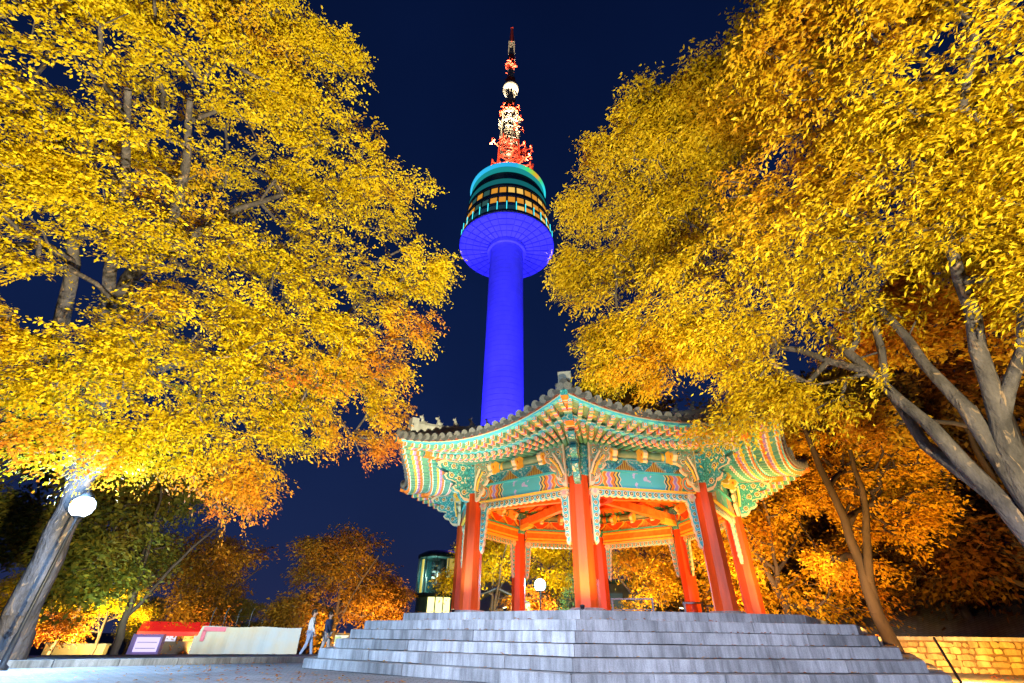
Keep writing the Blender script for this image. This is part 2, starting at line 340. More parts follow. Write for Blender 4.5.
# ================================================================== SETTING
def smooth01(t): t = min(1, max(0, t)); return t * t * (3 - 2 * t)
def ground_z(x, y):
    d = math.hypot(x, y); az = math.degrees(math.atan2(x, y)) if d > 1e-6 else 0
    if y < 3: return 0.0
    z = -min(4, .040 * max(0, d - 17)) * smooth01((4 - az) / 14)
    z += .28 * max(0, min(d, 120) - 19) * smooth01((az - 18) / 16) * smooth01((d - 18) / 10)
    return z
def build_ground():
    xs = sorted(set([round(v, 3) for v in list(np.linspace(-40, 40, 81)) + list(np.geomspace(42, 900, 16)) + list(-np.geomspace(42, 900, 16))]))
    nx = len(xs); b = MB()
    vs = [(x, y, ground_z(x, y)) for y in xs for x in xs]
    fs = [(j * nx + i, j * nx + i + 1, (j + 1) * nx + i + 1, (j + 1) * nx + i) for j in range(nx - 1) for i in range(nx - 1)]
    b.add(vs, fs, 0, None, True)
    m, n, l, p = newmat('plaza_ground'); p.inputs['Roughness'].default_value = .75
    t = n.new('ShaderNodeTexCoord')
    z = n.new('ShaderNodeTexNoise'); z.inputs['Scale'].default_value = 60; z.inputs['Detail'].default_value = 4; l.new(t.outputs['Object'], z.inputs['Vector'])
    z2 = n.new('ShaderNodeTexNoise'); z2.inputs['Scale'].default_value = .8; z2.inputs['Detail'].default_value = 5; l.new(t.outputs['Object'], z2.inputs['Vector'])
    br = n.new('ShaderNodeTexBrick'); br.inputs['Scale'].default_value = 2.2; br.inputs['Mortar Size'].default_value = .018
    br.inputs['Color1'].default_value = (.21, .215, .23, 1); br.inputs['Color2'].default_value = (.27, .275, .29, 1); br.inputs['Mortar'].default_value = (.07, .07, .075, 1)
    l.new(t.outputs['Object'], br.inputs['Vector'])
    mu = n.new('ShaderNodeMath'); mu.operation = 'MULTIPLY'
    a = n.new('ShaderNodeMapRange'); a.inputs['To Min'].default_value = .45; a.inputs['To Max'].default_value = 1.5; l.new(z.outputs[0], a.inputs[0])
    a2 = n.new('ShaderNodeMapRange'); a2.inputs['To Min'].default_value = .6; a2.inputs['To Max'].default_value = 1.4; l.new(z2.outputs[0], a2.inputs[0])
    l.new(a.outputs[0], mu.inputs[0]); l.new(a2.outputs[0], mu.inputs[1])
    vm = n.new('ShaderNodeVectorMath'); vm.operation = 'SCALE'; l.new(br.outputs[0], vm.inputs[0]); l.new(mu.outputs[0], vm.inputs['Scale'])
    # soil away from the plaza
    ln = n.new('ShaderNodeVectorMath'); ln.operation = 'LENGTH'; l.new(t.outputs['Object'], ln.inputs[0])
    mr = n.new('ShaderNodeMapRange'); mr.inputs['From Min'].default_value = 24; mr.inputs['From Max'].default_value = 28; l.new(ln.outputs['Value'], mr.inputs[0])
    mx = n.new('ShaderNodeMixRGB'); mx.inputs[2].default_value = (.045, .032, .02, 1); l.new(mr.outputs[0], mx.inputs[0]); l.new(vm.outputs[0], mx.inputs[1])
    l.new(mx.outputs[0], p.inputs['Base Color'])
    bp = n.new('ShaderNodeBump'); bp.inputs['Strength'].default_value = .5; bp.inputs['Distance'].default_value = .01; l.new(z.outputs[0], bp.inputs['Height']); l.new(bp.outputs[0], p.inputs['Normal'])
    tag(b.build('ground', m, recalc=False), kind='structure')
build_ground()
# kerb and the raised pavement behind it, left of the steps
kpts = [(-16, 6.0), (-11.5, 8.3), (-8.6, 10.6), (-6.3, 12.6), (-4.7, 13.9)]
b = MB()
for (x0, y0), (x1, y1) in zip(kpts[:-1], kpts[1:]):
    L = math.hypot(x1 - x0, y1 - y0); a = math.atan2(y1 - y0, x1 - x0); k = max(1, round(L / 1.0))
    for i in range(k):
        t = (i + .5) / k; b.box((x0 + (x1 - x0) * t, y0 + (y1 - y0) * t, .055), (L / k - .012, .18, .13), 0, Matrix.Rotation(a, 3, 'Z'))
tag(b.build('kerb', m_granite), kind='structure')
b = MB(); q = []
for x, y in kpts:
    for k in range(9):
        d = math.hypot(x, y); s = 1 + k * .28; ox, oy = x - .04, y + .09
        q.append((ox * s, oy * s, .10 + ground_z(ox * s, oy * s)))
b.add(q, [(i * 9 + k, i * 9 + k + 1, (i + 1) * 9 + k + 1, (i + 1) * 9 + k) for i in range(len(kpts) - 1) for k in range(8)], 0, None, True)
tag(b.build('pavement', granite('paving_slab', (.30, .30, .32))), kind='structure')

# ================================================================== STONE PLATFORM
PC = Vector((2.657, 15.56, 0)); PHI = rad(-12.82); C8 = cos(pi / 8); S8 = sin(pi / 8)
def ang8(i): return PHI + i * pi / 4 - pi / 2         # world polar angle of corner i (0 = nearest corner)
def side_rot(i): return PHI + (i + .5) * pi / 4        # rotation of side i; its outward normal is -y when unrotated
plat = thing('stone_platform', 'broad grey granite block steps and terrace carrying the painted pavilion', 'stone steps', PC)
TREADS = [(8.03, .0, .17), (7.76, .17, .34), (7.46, .34, .51), (7.18, .51, .68), (6.90, .68, .85), (6.02, .85, 1.02)]
rg = random.Random(4)
def block(b, x0, x1, d0, d1, z0, z1, rot, ms):
    """one stone block with bevelled edge, x along the side, d outwards (mitred at the corners)"""
    c = .010; vs = []
    tip = rg.uniform(-.004, .004)
    x0o, x0i = x0; x1o, x1i = x1
    d1 += rg.uniform(-.006, .004); z1 += rg.uniform(-.002, .002)
    P = [(x0o, d1, z0), (x1o, d1, z0), (x1o - c, d1, z1 - c), (x0o + c, d1, z1 - c), (x0o + c, d1 - c, z1), (x1o - c, d1 - c, z1), (x1i, d0, z1), (x0i, d0, z1), (x0i, d0, z0), (x1i, d0, z0), (x1o, d1, z1 - c), (x0o, d1, z1 - c)]
    vs = [rot @ Vector((x, -d, z)) for x, d, z in P]
    b.add(vs, [(0, 1, 10, 11), (3, 2, 5, 4), (11, 10, 2, 3), (4, 5, 6, 7), (0, 11, 3, 4, 7, 8), (1, 9, 6, 5, 2, 10), (8, 7, 6, 9)], ms)
for k, (rho, z0, z1) in enumerate(TREADS):
    b = MB(); ap = rho * C8; h = rho * S8; dep = .5 if k < 4 else 1.1
    for i in range(8):
        rot = Matrix.Rotation(side_rot(i), 3, 'Z'); cuts = [-h]
        while cuts[-1] < h - 1.0: cuts.append(cuts[-1] + rg.uniform(1.0, 1.9))
        cuts[-1] = h
        if len(cuts) > 2 and cuts[-1] - cuts[-2] < .45: cuts.pop(-2)
        hi = (ap - dep) / C8 * S8
        for a0, a1 in zip(cuts[:-1], cuts[1:]):
            g = .004
            xo0, xo1 = a0 + g, a1 - g
            xi0 = -hi if a0 == -h else a0 + g; xi1 = hi if a1 == h else a1 - g
            block(b, (xo0, xi0), (xo1, xi1), ap - dep, ap, z0 + .007 + rg.uniform(0, .006), z1, rot, 0)
    # inner core / paving under the next step
    r2 = (ap - dep) / C8 + .02 if k == 5 else rho - .05
    b.lathe([(r2, z0 + .003), (r2, z1 - (.004 if k == 5 else .02))], 8, 1 if k < 5 else 0, a0=ang8(0), smooth=False)
    b.build('step', [m_granite, m_joint], plat)

# ================================================================== PAVILION
pav = thing('octagonal_pavilion', 'octagonal red columned pavilion with teal painted eaves and grey tiled roof', 'pavilion', (PC.x, PC.y, 1.02))
Z0 = 1.02
class PB(MB):           # pavilion builder: world z -> local z
    def build(s, name, mats, parent=None, side=None, **k):
        if s.v: s.v = [(x, y, z) for x, y, z in s.v]
        o = MB.build(s, name, mats, parent, **k)
        o.location = (0, 0, -Z0)
        if side is not None: o.rotation_euler = (0, 0, side_rot(side))
        return o
def dup(o, side):
    c = o.copy(); C.objects.link(c); c.parent = o.parent; c.rotation_euler = (0, 0, side_rot(side)); return c
RC = 4.294; AP = RC * C8; HL = RC * S8
# ---- columns
b = PB(); q = [(.262, Z0 + .10), (.256, 2.0), (.240, 3.95)]
b.lathe(q, 8, 0, (0, -RC, 0), smooth=False, a0=pi / 8)
col = b.build('column', m_red, pav); col.rotation_euler = (0, 0, PHI)
b = PB(); b.lathe([(.43, Z0), (.43, Z0 + .05), (.36, Z0 + .10)], 20, 0, (0, -RC, 0), smooth=False)
pl = b.build('plinth', m_granite, None); pl.parent = col; pl.location = (0, 0, 0)
for i in range(1, 8):
    c = copy_tree(col, pav); c.rotation_euler = (0, 0, PHI + i * pi / 4)
# ---- beam, frieze, panels of one side (x along side, -y outwards)
def P(x, d, z): return Vector((x, -d, z))
parts = []
b = PB(); b.box((0, -AP, 3.91), (2 * (HL - .24), .26, .38), 0); b.box((0, -AP, 4.125), (2 * (HL - .2), .36, .05), 1)
b.box((0, -AP, 3.70), (2 * (HL - .25), .30, .035), 2)
b.box((0, -AP + .145, 3.91), (2 * (HL - .28), .03, .36), 3); b.box((0, -AP + .165, 3.79), (2 * (HL - .30), .02, .06), 2); b.box((0, -AP + .165, 4.03), (2 * (HL - .30), .02, .05), 2)  # added inner lining, amber lamplight on the beam put into its orange
parts.append(b.build('beam', [m_beam, m_teal, m_yel, m_orange], pav, 0))
def scallop(n, x0, x1, z, amp):
    out = []
    for i in range(n * 4 + 1):
        t = i / (n * 4); out.append((x0 + (x1 - x0) * t, z - amp * abs(sin(pi * t * n))))
    return out
b = PB(); X = HL - .27
# horizontal band
for (e, th, m) in ((.0, .07, 0), (.022, .10, 1)):
    top = [(-X + e, 3.68 - e), (X - e, 3.68 - e)]
    low = scallop(16, X - e, -X + e, 3.53 + e * 1.2, .035)
    b.plate(top + low, lambda a, z, w: P(a, AP + .02 + w, z), th, m)
for i in range(17):
    x = -X + .08 + (2 * X - .16) * i / 16
    for r, d, m in ((.062, .062, 0), (.046, .066, 2), (.022, .070, 3)):
        b.plate([(x + r * cos(2 * pi * k / 10), 3.60 + r * sin(2 * pi * k / 10)) for k in range(10)], lambda a, z, w: P(a, AP + .02 + w, z), 2 * d, m)
# vertical drops beside the columns
for sg in (-1, 1):
    for (e, th, m) in ((.0, .07, 0), (.024, .10, 1)):
        outer = [(X - e, 3.56), (X - e, 2.50 + 2 * e)]
        inner = []
        for i in range(37):
            t = i / 36; z = 2.40 + 2.2 * e + (3.54 - 2.40) * t
            wd = .06 + .15 * t ** .6 + .028 * abs(sin(pi * t * 7)); inner.append((X - max(.02, wd - e), z))
        pf = [(sg * a, z) for a, z in outer + inner]
        b.plate(pf, lambda a, z, w: P(a, AP + .02 + w, z), th, m)
    for i in range(7):
        z = 2.62 + i * .145; x = sg * (X - .055 - .05 * ((z - 2.4) / 1.14) ** .6)
        for r, d, m in ((.052, .062, 0), (.038, .066, 2), (.018, .070, 3)):
            b.plate([(x + r * cos(2 * pi * k / 10), z + r * sin(2 * pi * k / 10)) for k in range(10)], lambda a, zz, w: P(a, AP + .02 + w, zz), 2 * d, m)
    for k in range(7):      # rosette in the corner
        a = 2 * pi * k / 6; rr = .07 if k < 6 else 0
        b.plate([(sg * (X - .10) + rr * cos(a) + .045 * cos(j * pi / 4), 3.60 + rr * sin(a) + .045 * sin(j * pi / 4)) for j in range(8)], lambda p, z, w: P(p, AP + .02 + w, z), .17 if k < 6 else .19, 0 if k < 6 else 4)
parts.append(b.build('frieze', [m_cream, m_teal, m_dteal, m_yel, m_pink], pav, 0))
# ---- panel band above the beam
b = PB(); b.box((0, -AP, 4.30), (2 * HL - .3, .10, .30), 0)
parts.append(b.build('striped_panel', [m_stripe], pav, 0))
for kx in (-1.6, -.8, 0, .8, 1.6):
    b = PB()
    for e, th, m in ((0, .16, 0), (.022, .19, 1)):
        lo, hi = .10 - e * .6, .37 - e
        pf = [(-lo, 4.152 + e), (lo, 4.152 + e), (lo + .05, 4.22), (hi - .06, 4.33), (hi, 4.445 - e), (-hi, 4.445 - e), (-hi + .06, 4.33), (-lo - .05, 4.22)]
        pf = [(max(-HL + .2, min(HL - .2, a + kx)), z) for a, z in pf]
        b.plate(pf, lambda a, z, w: P(a, AP + .03 + w, z), th, m)
        b.plate(pf, lambda a, z, w: P(a, AP - .12 + w, z), th * .5, m + 2)  # added inner plate, amber lamplight put into its yellow and red
    parts.append(b.build('bracket_panel', [m_cream, m_scroll, m_yel, m_redwood], pav, 0))
# ---- purlin above
b = PB(); b.tube([P(-HL, AP, 4.59), P(-.62, AP, 4.59), P(.62, AP, 4.59), P(HL, AP, 4.59)], .135, 14, 0)
for sg in (-1, 1):
    for k, (x, m) in enumerate(((.66, 1), (.74, 2), (.82, 3), (.90, 1), (1.15, 2), (1.23, 4), (1.31, 1))):
        b.tube([P(sg * x - .035, AP, 4.59), P(sg * x + .035, AP, 4.59)], .139 + .001 * k, 14, m)
b.box((0, -AP, 4.455), (2 * HL - .3, .2, .03), 2)
parts.append(b.build('purlin', [mat('olive_purlin_paint', (.20, .30, .17), .5, .2, 6), m_yel, m_teal, m_pink, m_orange], pav, 0))
# ---- curled brackets out of the purlin
hook = [(0, 4.44), (.12, 4.40), (.20, 4.34), (.30, 4.30), (.36, 4.34), (.33, 4.40), (.40, 4.44), (.44, 4.52), (.40, 4.60), (.30, 4.62), (.24, 4.70), (.0, 4.70)]
for kx in (-.8, 0, .8):
    for io in (1, -1):
        b = PB()
        b.plate([(a, z) for a, z in hook], lambda a, z, w: P(kx + w, AP + io * (.08 + a), z), .10, 0)
        b.plate([(a * .97 + .005, z * .94 + 4.5 * .06) for a, z in hook], lambda a, z, w: P(kx + w, AP + io * (.08 + a), z), .135, 1)
        b.ball(P(kx, AP + io * .40, 4.50), .085, 2, 8, (1, 1, 1))
        parts.append(b.build('curled_bracket', [m_cream, m_yel, m_orange], pav, 0))
for o in parts:
    for i in range(1, 8): dup(o, i)
# ---- big scroll brackets at each column
def arc(c, r, a0, a1, n=6): return [(c[0] + r * cos(a0 + (a1 - a0) * i / n), c[1] + r * sin(a0 + (a1 - a0) * i / n)) for i in range(n + 1)]
fin = [(.0, 3.72), (.20, 3.74), (.30, 3.82), (.36, 3.93), (.50, 3.96), (.58, 4.05), (.53, 4.13), (.46, 4.10), (.48, 4.18), (.62, 4.22), (.78, 4.24), (.86, 4.34), (.80, 4.42), (.72, 4.38), (.72, 4.46), (.88, 4.50), (1.04, 4.54), (1.10, 4.66), (1.0, 4.72), (.9, 4.78), (.0, 4.80)]
wing = [(.0, 3.70), (.10, 3.72), (.16, 3.84), (.26, 3.90), (.30, 4.0), (.27, 4.07), (.38, 4.12), (.46, 4.22), (.42, 4.30), (.54, 4.36), (.60, 4.48), (.54, 4.56), (.62, 4.64), (.60, 4.72), (.0, 4.76)]
def shrink(pf, c, k): return [(c[0] + (a - c[0]) * k, c[1] + (z - c[1]) * k) for a, z in pf]
br0 = bpy.data.objects.new('column_bracket', None)
def col_bracket():
    b = PB()
    b.plate(fin, lambda a, z, w: Vector((w, -(RC + .20 + a), z)), .15, 0, 1)
    b.plate(shrink(fin, (.36, 4.36), .87), lambda a, z, w: Vector((w, -(RC + .20 + a), z)), .19, 1, 5)
    for a, z in ((.22, 3.95), (.40, 4.30), (.64, 4.36), (.30, 4.6), (.60, 4.62), (.86, 4.64)):
        for r, t, m in ((.075, .205, 0), (.052, .215, 3), (.026, .225, 2)):
            b.plate([(a + r * cos(k * pi / 5), z + r * sin(k * pi / 5)) for k in range(10)], lambda p, zz, w: Vector((w, -(RC + .20 + p), zz)), t, m)
    b.box((0, -RC - .36, 4.02), (.06, .26, .40), 6)
    b.lathe([(.25, 3.951), (.27, 4.0), (.25, 4.42), (.30, 4.46), (.30, 4.70)], 8, 1, (0, -RC, 0), smooth=False, a0=pi / 8)
    o1 = b.build('column_bracket', [m_cream, m_scroll, m_yel, m_dteal, m_pink, m_dteal, m_redwood], pav)
    outs = [o1]
    for sg in (-1, 1):
        b = PB(); th = sg * pi / 8
        ux = Vector((sg * cos(pi / 8), sin(pi / 8), 0)); un = Vector((sg * sin(pi / 8), -cos(pi / 8), 0))
        base = Vector((0, -RC, 0))
        fn = lambda a, z, w: base + ux * (.20 + a) + un * (.22 + w + .12 * max(0, z - 3.9)) + Vector((0, 0, z))
        b.plate(wing, fn, .07, 0); b.plate(shrink(wing, (.22, 4.34), .86), fn, .10, 1)
        for a, z in ((.12, 3.95), (.20, 4.25), (.36, 4.42), (.15, 4.55), (.46, 4.62)):
            for r, t, m in ((.07, .115, 0), (.048, .125, 3), (.024, .135, 2)):
                b.plate([(a + r * cos(k * pi / 5), z + r * sin(k * pi / 5)) for k in range(10)], fn, t, m)
        # cream and orange edging strut that splays from the column top
        b.tube([fn(.02, 3.98, .09), fn(.10, 4.25, .12), fn(.26, 4.52, .14)], [.035, .035, .03], 6, 0)
        b.tube([fn(.09, 3.96, .09), fn(.18, 4.2, .12), fn(.36, 4.42, .14)], [.03, .03, .025], 6, 2)
        outs.append(b.build('bracket_wing', [m_cream, m_scroll2, m_yel, m_dteal], pav))
    return outs
for o in col_bracket():
    o.rotation_euler = (0, 0, PHI)
    for i in range(1, 8):
        c = o.copy(); C.objects.link(c); c.parent = pav; c.rotation_euler = (0, 0, PHI + i * pi / 4)
# ---- eave curves
def eave(s, tier):        # s in [-1,1] along one side: x, d, z of the rafter tips
    if tier == 0: dm, dc, zm, zc, R = 5.25, 5.90 * C8, 4.54, 4.86, 5.90
    else: dm, dc, zm, zc, R = 5.95, 6.72 * C8, 4.66, 5.05, 6.72
    return s * R * S8, dm + (dc - dm) * s * s, zm + (zc - zm) * abs(s) ** 2.1
NR = 20
def xin(xt, hl): a = abs(xt); return math.copysign(a if a < .9 else .9 + (a - .9) * (hl - .95) / 1.5, xt)
def rafter(b, k, tier):
    s = (k + .5) / NR * 2 - 1
    x, d, z = eave(s, tier)
    if tier == 0:
        xi = max(-HL + .08, min(HL - .08, xin(x, HL)))
        b.tube([P(xi * .93, AP - .35, 4.90), P(xi, AP, 4.785), P(x, d, z)], [.062, .062, .055], 9, 0, True, 1, True, True)
    else:
        x0, d0, z0 = eave(s, 0); z0 += .105
        p0 = P(x0, d0 - .30, z0 + .035); p1 = P(x, d, z - .045); dr = (p1 - p0).normalized(); sd = dr.cross(Vector((0, 0, 1))).normalized(); up = sd.cross(dr)
        w0, w1, h = .052, .044, .048; vs = []
        for p, w in ((p0, w0), (p1, w1)):
            for a, c in ((-1, -1), (1, -1), (1, 1), (-1, 1)): vs.append(p + sd * w * a + up * h * c)
        fs = [(i, (i + 1) % 4, 4 + (i + 1) % 4, 4 + i) for i in range(4)]
        b.add(vs, fs, 0, [[(.45, 0), (.45, 1), (1, 1), (1, 0)]] * 4)
        b.add(vs[4:], [(0, 1, 2, 3)], 1, [[(0, 0), (1, 0), (1, 1), (0, 1)]]); b.add(vs[:4], [(3, 2, 1, 0)], 0, [[(.5, .5)] * 4])
SEEN = (7, 0, 6, 1)
for k in range(NR):
    for tier, nm, ms in ((0, 'rafter', [m_rafter, m_rend]), (1, 'flying_rafter', [m_flyer, m_fend])):
        b = PB(); rafter(b, k, tier); o = b.build(nm, ms, pav, SEEN[0])
        for i in SEEN[1:]: dup(o, i)
for tier, ms in ((0, [m_rafter, m_rend]), (1, [m_flyer, m_fend])):
    b = PB()
    for k in range(NR): rafter(b, k, tier)
    o = b.build('rear_rafters', ms, pav, 2); o['kind'] = 'stuff'
    for i in (3, 4, 5): dup(o, i)['kind'] = 'stuff'
# ---- eave boards
def sweep(b, fn, prof, n=28, m=0, s0=-1, s1=1):
    vs = []
    k = len(prof)
    for i in range(n + 1):
        s = s0 + (s1 - s0) * i / n; x, d, z = fn(s)
        for a, c in prof:
            dd = d + a; vs.append(P(x * dd / d, dd, z + c))
    fs = [(i * k + j, i * k + (j + 1) % k, (i + 1) * k + (j + 1) % k, (i + 1) * k + j) for i in range(n) for j in range(k)]
    b.add(vs, fs, m); b.add(vs[:k], [tuple(range(k))], m); b.add(vs[-k:], [tuple(range(k))[::-1]], m)
sidep = []
b = PB(); sweep(b, lambda s: eave(s, 0), [(-.10, .060), (.025, .060), (.025, .125), (-.10, .125)]); 
sweep(b, lambda s: eave(s, 0), [(.026, .098), (.040, .098), (.040, .116), (.026, .116)], m=1)
sidep.append(b.build('lower_eave_board', [m_cyan, m_cream], pav, 0))
b = PB(); sweep(b, lambda s: eave(s, 1), [(-.10, .006), (.03, .006), (.03, .080), (-.10, .080)])
sweep(b, lambda s: eave(s, 1), [(.031, .052), (.044, .052), (.044, .072), (.031, .072)], m=1)
sweep(b, lambda s: eave(s, 1), [(-.10, .082), (.06, .082), (.06, .135), (-.10, .135)], m=2)
sidep.append(b.build('upper_eave_board', [m_cyan, m_cream, mat('dark_red_eave_board', (.28, .05, .03), .6, .2, 8)], pav, 0))
# soffit boards
b = PB(); n = 28; vs = []
for i in range(n + 1):
    s = -1 + 2 * i / n; x, d, z = eave(s, 0); xi = max(-HL, min(HL, x * HL / (5.9 * S8)))
    vs += [P(xi * .8, AP - .5, 4.985), P(xi, AP, 4.85), P(x * (d - .02) / d, d - .02, z + .06)]
b.add(vs, [(i * 3 + j, i * 3 + j + 1, (i + 1) * 3 + j + 1, (i + 1) * 3 + j) for i in range(n) for j in range(2)], 0)
vs = []
for i in range(n + 1):
    s = -1 + 2 * i / n; x, d, z = eave(s, 0); x1, d1, z1 = eave(s, 1)
    vs += [P(x * (d - .12) / d, d - .12, z + .19), P(x1, d1 - .02, z1 + .008)]
b.add(vs, [(i * 2, i * 2 + 1, (i + 1) * 2 + 1, (i + 1) * 2) for i in range(n)], 0)
sidep.append(b.build('soffit', m_soffit, pav, 0, recalc=False))
# ---- tiled roof of one side
DE = 6.72 * C8
def roof_z(x, d):
    s = max(-1, min(1, x / (6.72 * S8))); _, de, ze = eave(s, 1); t = max(0, min(1, 1 - d / (de + .08)))
    ze += .15; return ze + (7.62 - ze) * (.62 * t + .38 * t * t)
b = PB(); NT = 21; hl = 6.80 * S8
for i in range(NT):
    s0, s1 = -1 + 2 * i / NT, -1 + 2 * (i + 1) / NT
    def line(s):
        x = s * 6.72 * S8; _, de, _z = eave(s, 1); de += .08; dt = min(de - .01, abs(x) / (S8 / C8))
        return [P(x, de + (dt - de) * j / 7, roof_z(x, de + (dt - de) * j / 7)) for j in range(8)]
    A, Bq = line(s0), line(s1)
    for j in range(7): b.add([A[j], A[j + 1], Bq[j + 1], Bq[j]], [(0, 1, 2, 3)], 0, None, True)
    lo = [p + Vector((0, 0, -.03)) for p in (A[0], Bq[0])]
    b.add([A[0], Bq[0], lo[1], lo[0]], [(0, 1, 2, 3)], 0)
sidep.append(b.build('roof_sheet', m_tile, pav, 0))
b = PB()
for i in range(NT + 1):
    s = -1 + 2 * i / NT
    x = s * 6.72 * S8 * .985; _, de, _z = eave(s, 1); de += .10; dt = min(de - .25, abs(x) / (S8 / C8) + .05)
    pts = [P(x, de + (dt - de) * j / 8, roof_z(x, de + (dt - de) * j / 8) + .03) for j in range(9)]
    b.tube(pts, .075, 8, 0)
    d0 = (pts[0] - pts[1]).normalized()
    b.tube([pts[0] - d0 * .01, pts[0] + d0 * .035], [.098, .098], 12, 0, True, 1)
    if i < NT:    # hanging lip of the concave tile between two rows
        xm = (-1 + 2 * (i + .5) / NT) * 6.72 * S8; sm_ = -1 + 2 * (i + .5) / NT; _, dm_, _q = eave(sm_, 1); zz = roof_z(xm, dm_ + .09)
        pf = [(-.13, .03), (.13, .03), (.11, -.05), (.05, -.10), (-.05, -.10), (-.11, -.05)]
        b.plate(pf, lambda a, c, w: P(xm + a, dm_ + .115 + w, zz + c), .03, 0)
sidep.append(b.build('roof_tiles', [m_tile, mat('tile_end_disc', (.15, .155, .17), .6, .35, 40, .5, 60)], pav, 0))
for o in sidep:
    for i in range(1, 8): dup(o, i)
# ---- hip ridges, hip rafters, roof figures
def hipz(r): return roof_z(r * S8, r * C8)
b = PB(); vs = []; N = 14
RR = [6.45 - (6.45 - .5) * i / N for i in range(N + 1)]
for i, r in enumerate(RR):
    h = .36 + .10 * math.exp(-(i / 1.2) ** 2); z = hipz(r)
    for x, dz in ((-.13, -.1), (.13, -.1), (.13, h * .8), (.085, h), (-.085, h), (-.13, h * .8)): vs.append(Vector((x, -r, z + dz)))
b.add(vs, [(i * 6 + j, i * 6 + (j + 1) % 6, (i + 1) * 6 + (j + 1) % 6, (i + 1) * 6 + j) for i in range(N) for j in range(6)], 0)
b.add(vs[:6], [tuple(range(6))], 0)
# tile courses at the foot of the ridge and the block on its end
b.box((0, -6.40, hipz(6.40) + .30), (.30, .20, .42), 0)
b.tube([(0, -6.45, hipz(6.45) + .05), (0, -6.83, hipz(6.72) + .10)], .095, 10, 1)
for sg in (-1, 1): b.tube([(sg * .15, -6.40, hipz(6.4) + .03), (sg * .12, -6.80, hipz(6.72) + .03)], .07, 8, 1)
ridge = b.build('hip_ridge', [m_ridge, m_tile], pav); ridge.rotation_euler = (0, 0, PHI)
for i in range(1, 8):
    c = ridge.copy(); C.objects.link(c); c.parent = pav; c.rotation_euler = (0, 0, PHI + i * pi / 4)
def figure(b, r, z, h, v):
    b.ball((0, -r, z + h * .28), h * .30, 0, 8, (.8, 1.05, 1.0))
    b.ball((0, -r - h * .10, z + h * .58), h * .20, 0, 8, (.8, .9, 1.2))
    b.ball((0, -r - h * .22 - .02 * v, z + h * .84), h * .17, 0, 8, (.8, 1.3, .9))
    b.tube([(0, -r - h * .2, z + h * .45), (0, -r - h * .28, z)], [h * .08, h * .07], 6, 0)
    b.tube([(0, -r + h * .25, z + h * .25), (0, -r + h * .40, z + h * .55)], [h * .07, h * .03], 6, 0)
    for sg in (-1, 1): b.tube([(sg * h * .08, -r - h * .16, z + h * .95), (sg * h * .11, -r - h * .12, z + h * 1.10)], [h * .05, h * .015], 5, 0)
for i in (7, 0, 6, 1):
    for j, r in enumerate((6.12, 5.62, 5.08, 4.55, 4.0)):
        b = PB(); figure(b, r, hipz(r) + .345, .30 - .012 * j, j % 2)
        o = b.build('roof_figure', m_ridge, pav); o.rotation_euler = (0, 0, PHI + i * pi / 4)
b = PB()
def obox(b, p0, p1, w, h, m=0, mend=None):
    p0, p1 = Vector(p0), Vector(p1); d = (p1 - p0).normalized(); sd = d.cross(Vector((0, 0, 1))).normalized(); up = sd.cross(d)
    vs = [p + sd * w / 2 * a + up * h / 2 * c for p in (p0, p1) for a, c in ((-1, -1), (1, -1), (1, 1), (-1, 1))]
    b.add(vs, [(i, (i + 1) % 4, 4 + (i + 1) % 4, 4 + i) for i in range(4)] + [(3, 2, 1, 0)], m); b.add(vs[4:], [(0, 1, 2, 3)], m if mend is None else mend)
obox(b, (0, -RC + .3, 4.86), (0, -5.98, 4.86), .19, .20, 0, 1)
obox(b, (0, -5.60, 5.05), (0, -6.83, 5.07), .16, .15, 2, 1)
for r, m in ((5.35, 3), (5.48, 4), (5.62, 3)): obox(b, (0, -r, 4.86), (0, -r - .06, 4.86), .196, .206, m)
for r, m in ((6.30, 3), (6.42, 4), (6.54, 3)): obox(b, (0, -r, 5.0655), (0, -r - .06, 5.0665), .166, .156, m)
hr = b.build('hip_rafter', [m_orange, m_scroll, m_orange, m_cream, m_pink], pav); hr.rotation_euler = (0, 0, PHI)
for i in range(1, 8):
    c = hr.copy(); C.objects.link(c); c.parent = pav; c.rotation_euler = (0, 0, PHI + i * pi / 4)
b = PB(); b.lathe([(.5, 7.55), (.62, 7.7), (.5, 7.9), (.30, 8.0), (.38, 8.2), (.22, 8.4), (.05, 8.6)], 16, 0)
b.build('roof_finial', m_ridge, pav)
# ---- ceiling and inner beams
b = PB(); b.lathe([(.01, 5.0), (2.4, 5.0), (4.12, 4.80)], 8, 0, cap=False, smooth=False, a0=ang8(0))
b.build('ceiling', m_orange, pav, recalc=False)
b = PB(); obox(b, (0, -RC + .25, 4.30), (0, -.75, 4.52), .20, .26, 0); obox(b, (0, -RC + .25, 4.15), (0, -RC + .85, 4.19), .22, .16, 1)
ib = b.build('inner_beam', [m_orange, m_yel], pav); ib.rotation_euler = (0, 0, PHI)
for i in range(1, 8):
    c = ib.copy(); C.objects.link(c); c.parent = pav; c.rotation_euler = (0, 0, PHI + i * pi / 4)
b = PB(); 
for zz, r0, r1, h in ((4.55, .6, .85, .30), (4.72, 2.3, 2.5, .22)):
    b.lathe([(r0, zz - h / 2), (r1, zz - h / 2), (r1, zz + h / 2), (r0, zz + h / 2), (r0, zz - h / 2)], 8, 0, cap=False, smooth=False, a0=ang8(0))
b.build('ring_beam', m_redwood, pav)
b = PB()
for i in range(8):
    rot = Matrix.Rotation(side_rot(i), 3, 'Z')
    for x in (-1.05, -.7, -.35, 0, .35, .7, 1.05):
        p0 = rot @ P(x * 1.2, AP - .1, 4.80); p1 = rot @ P(x * .72, 2.35, 4.93); obox(b, p0, p1, .08, .10, 0)
b.build('ceiling_lattice', m_lat, pav)
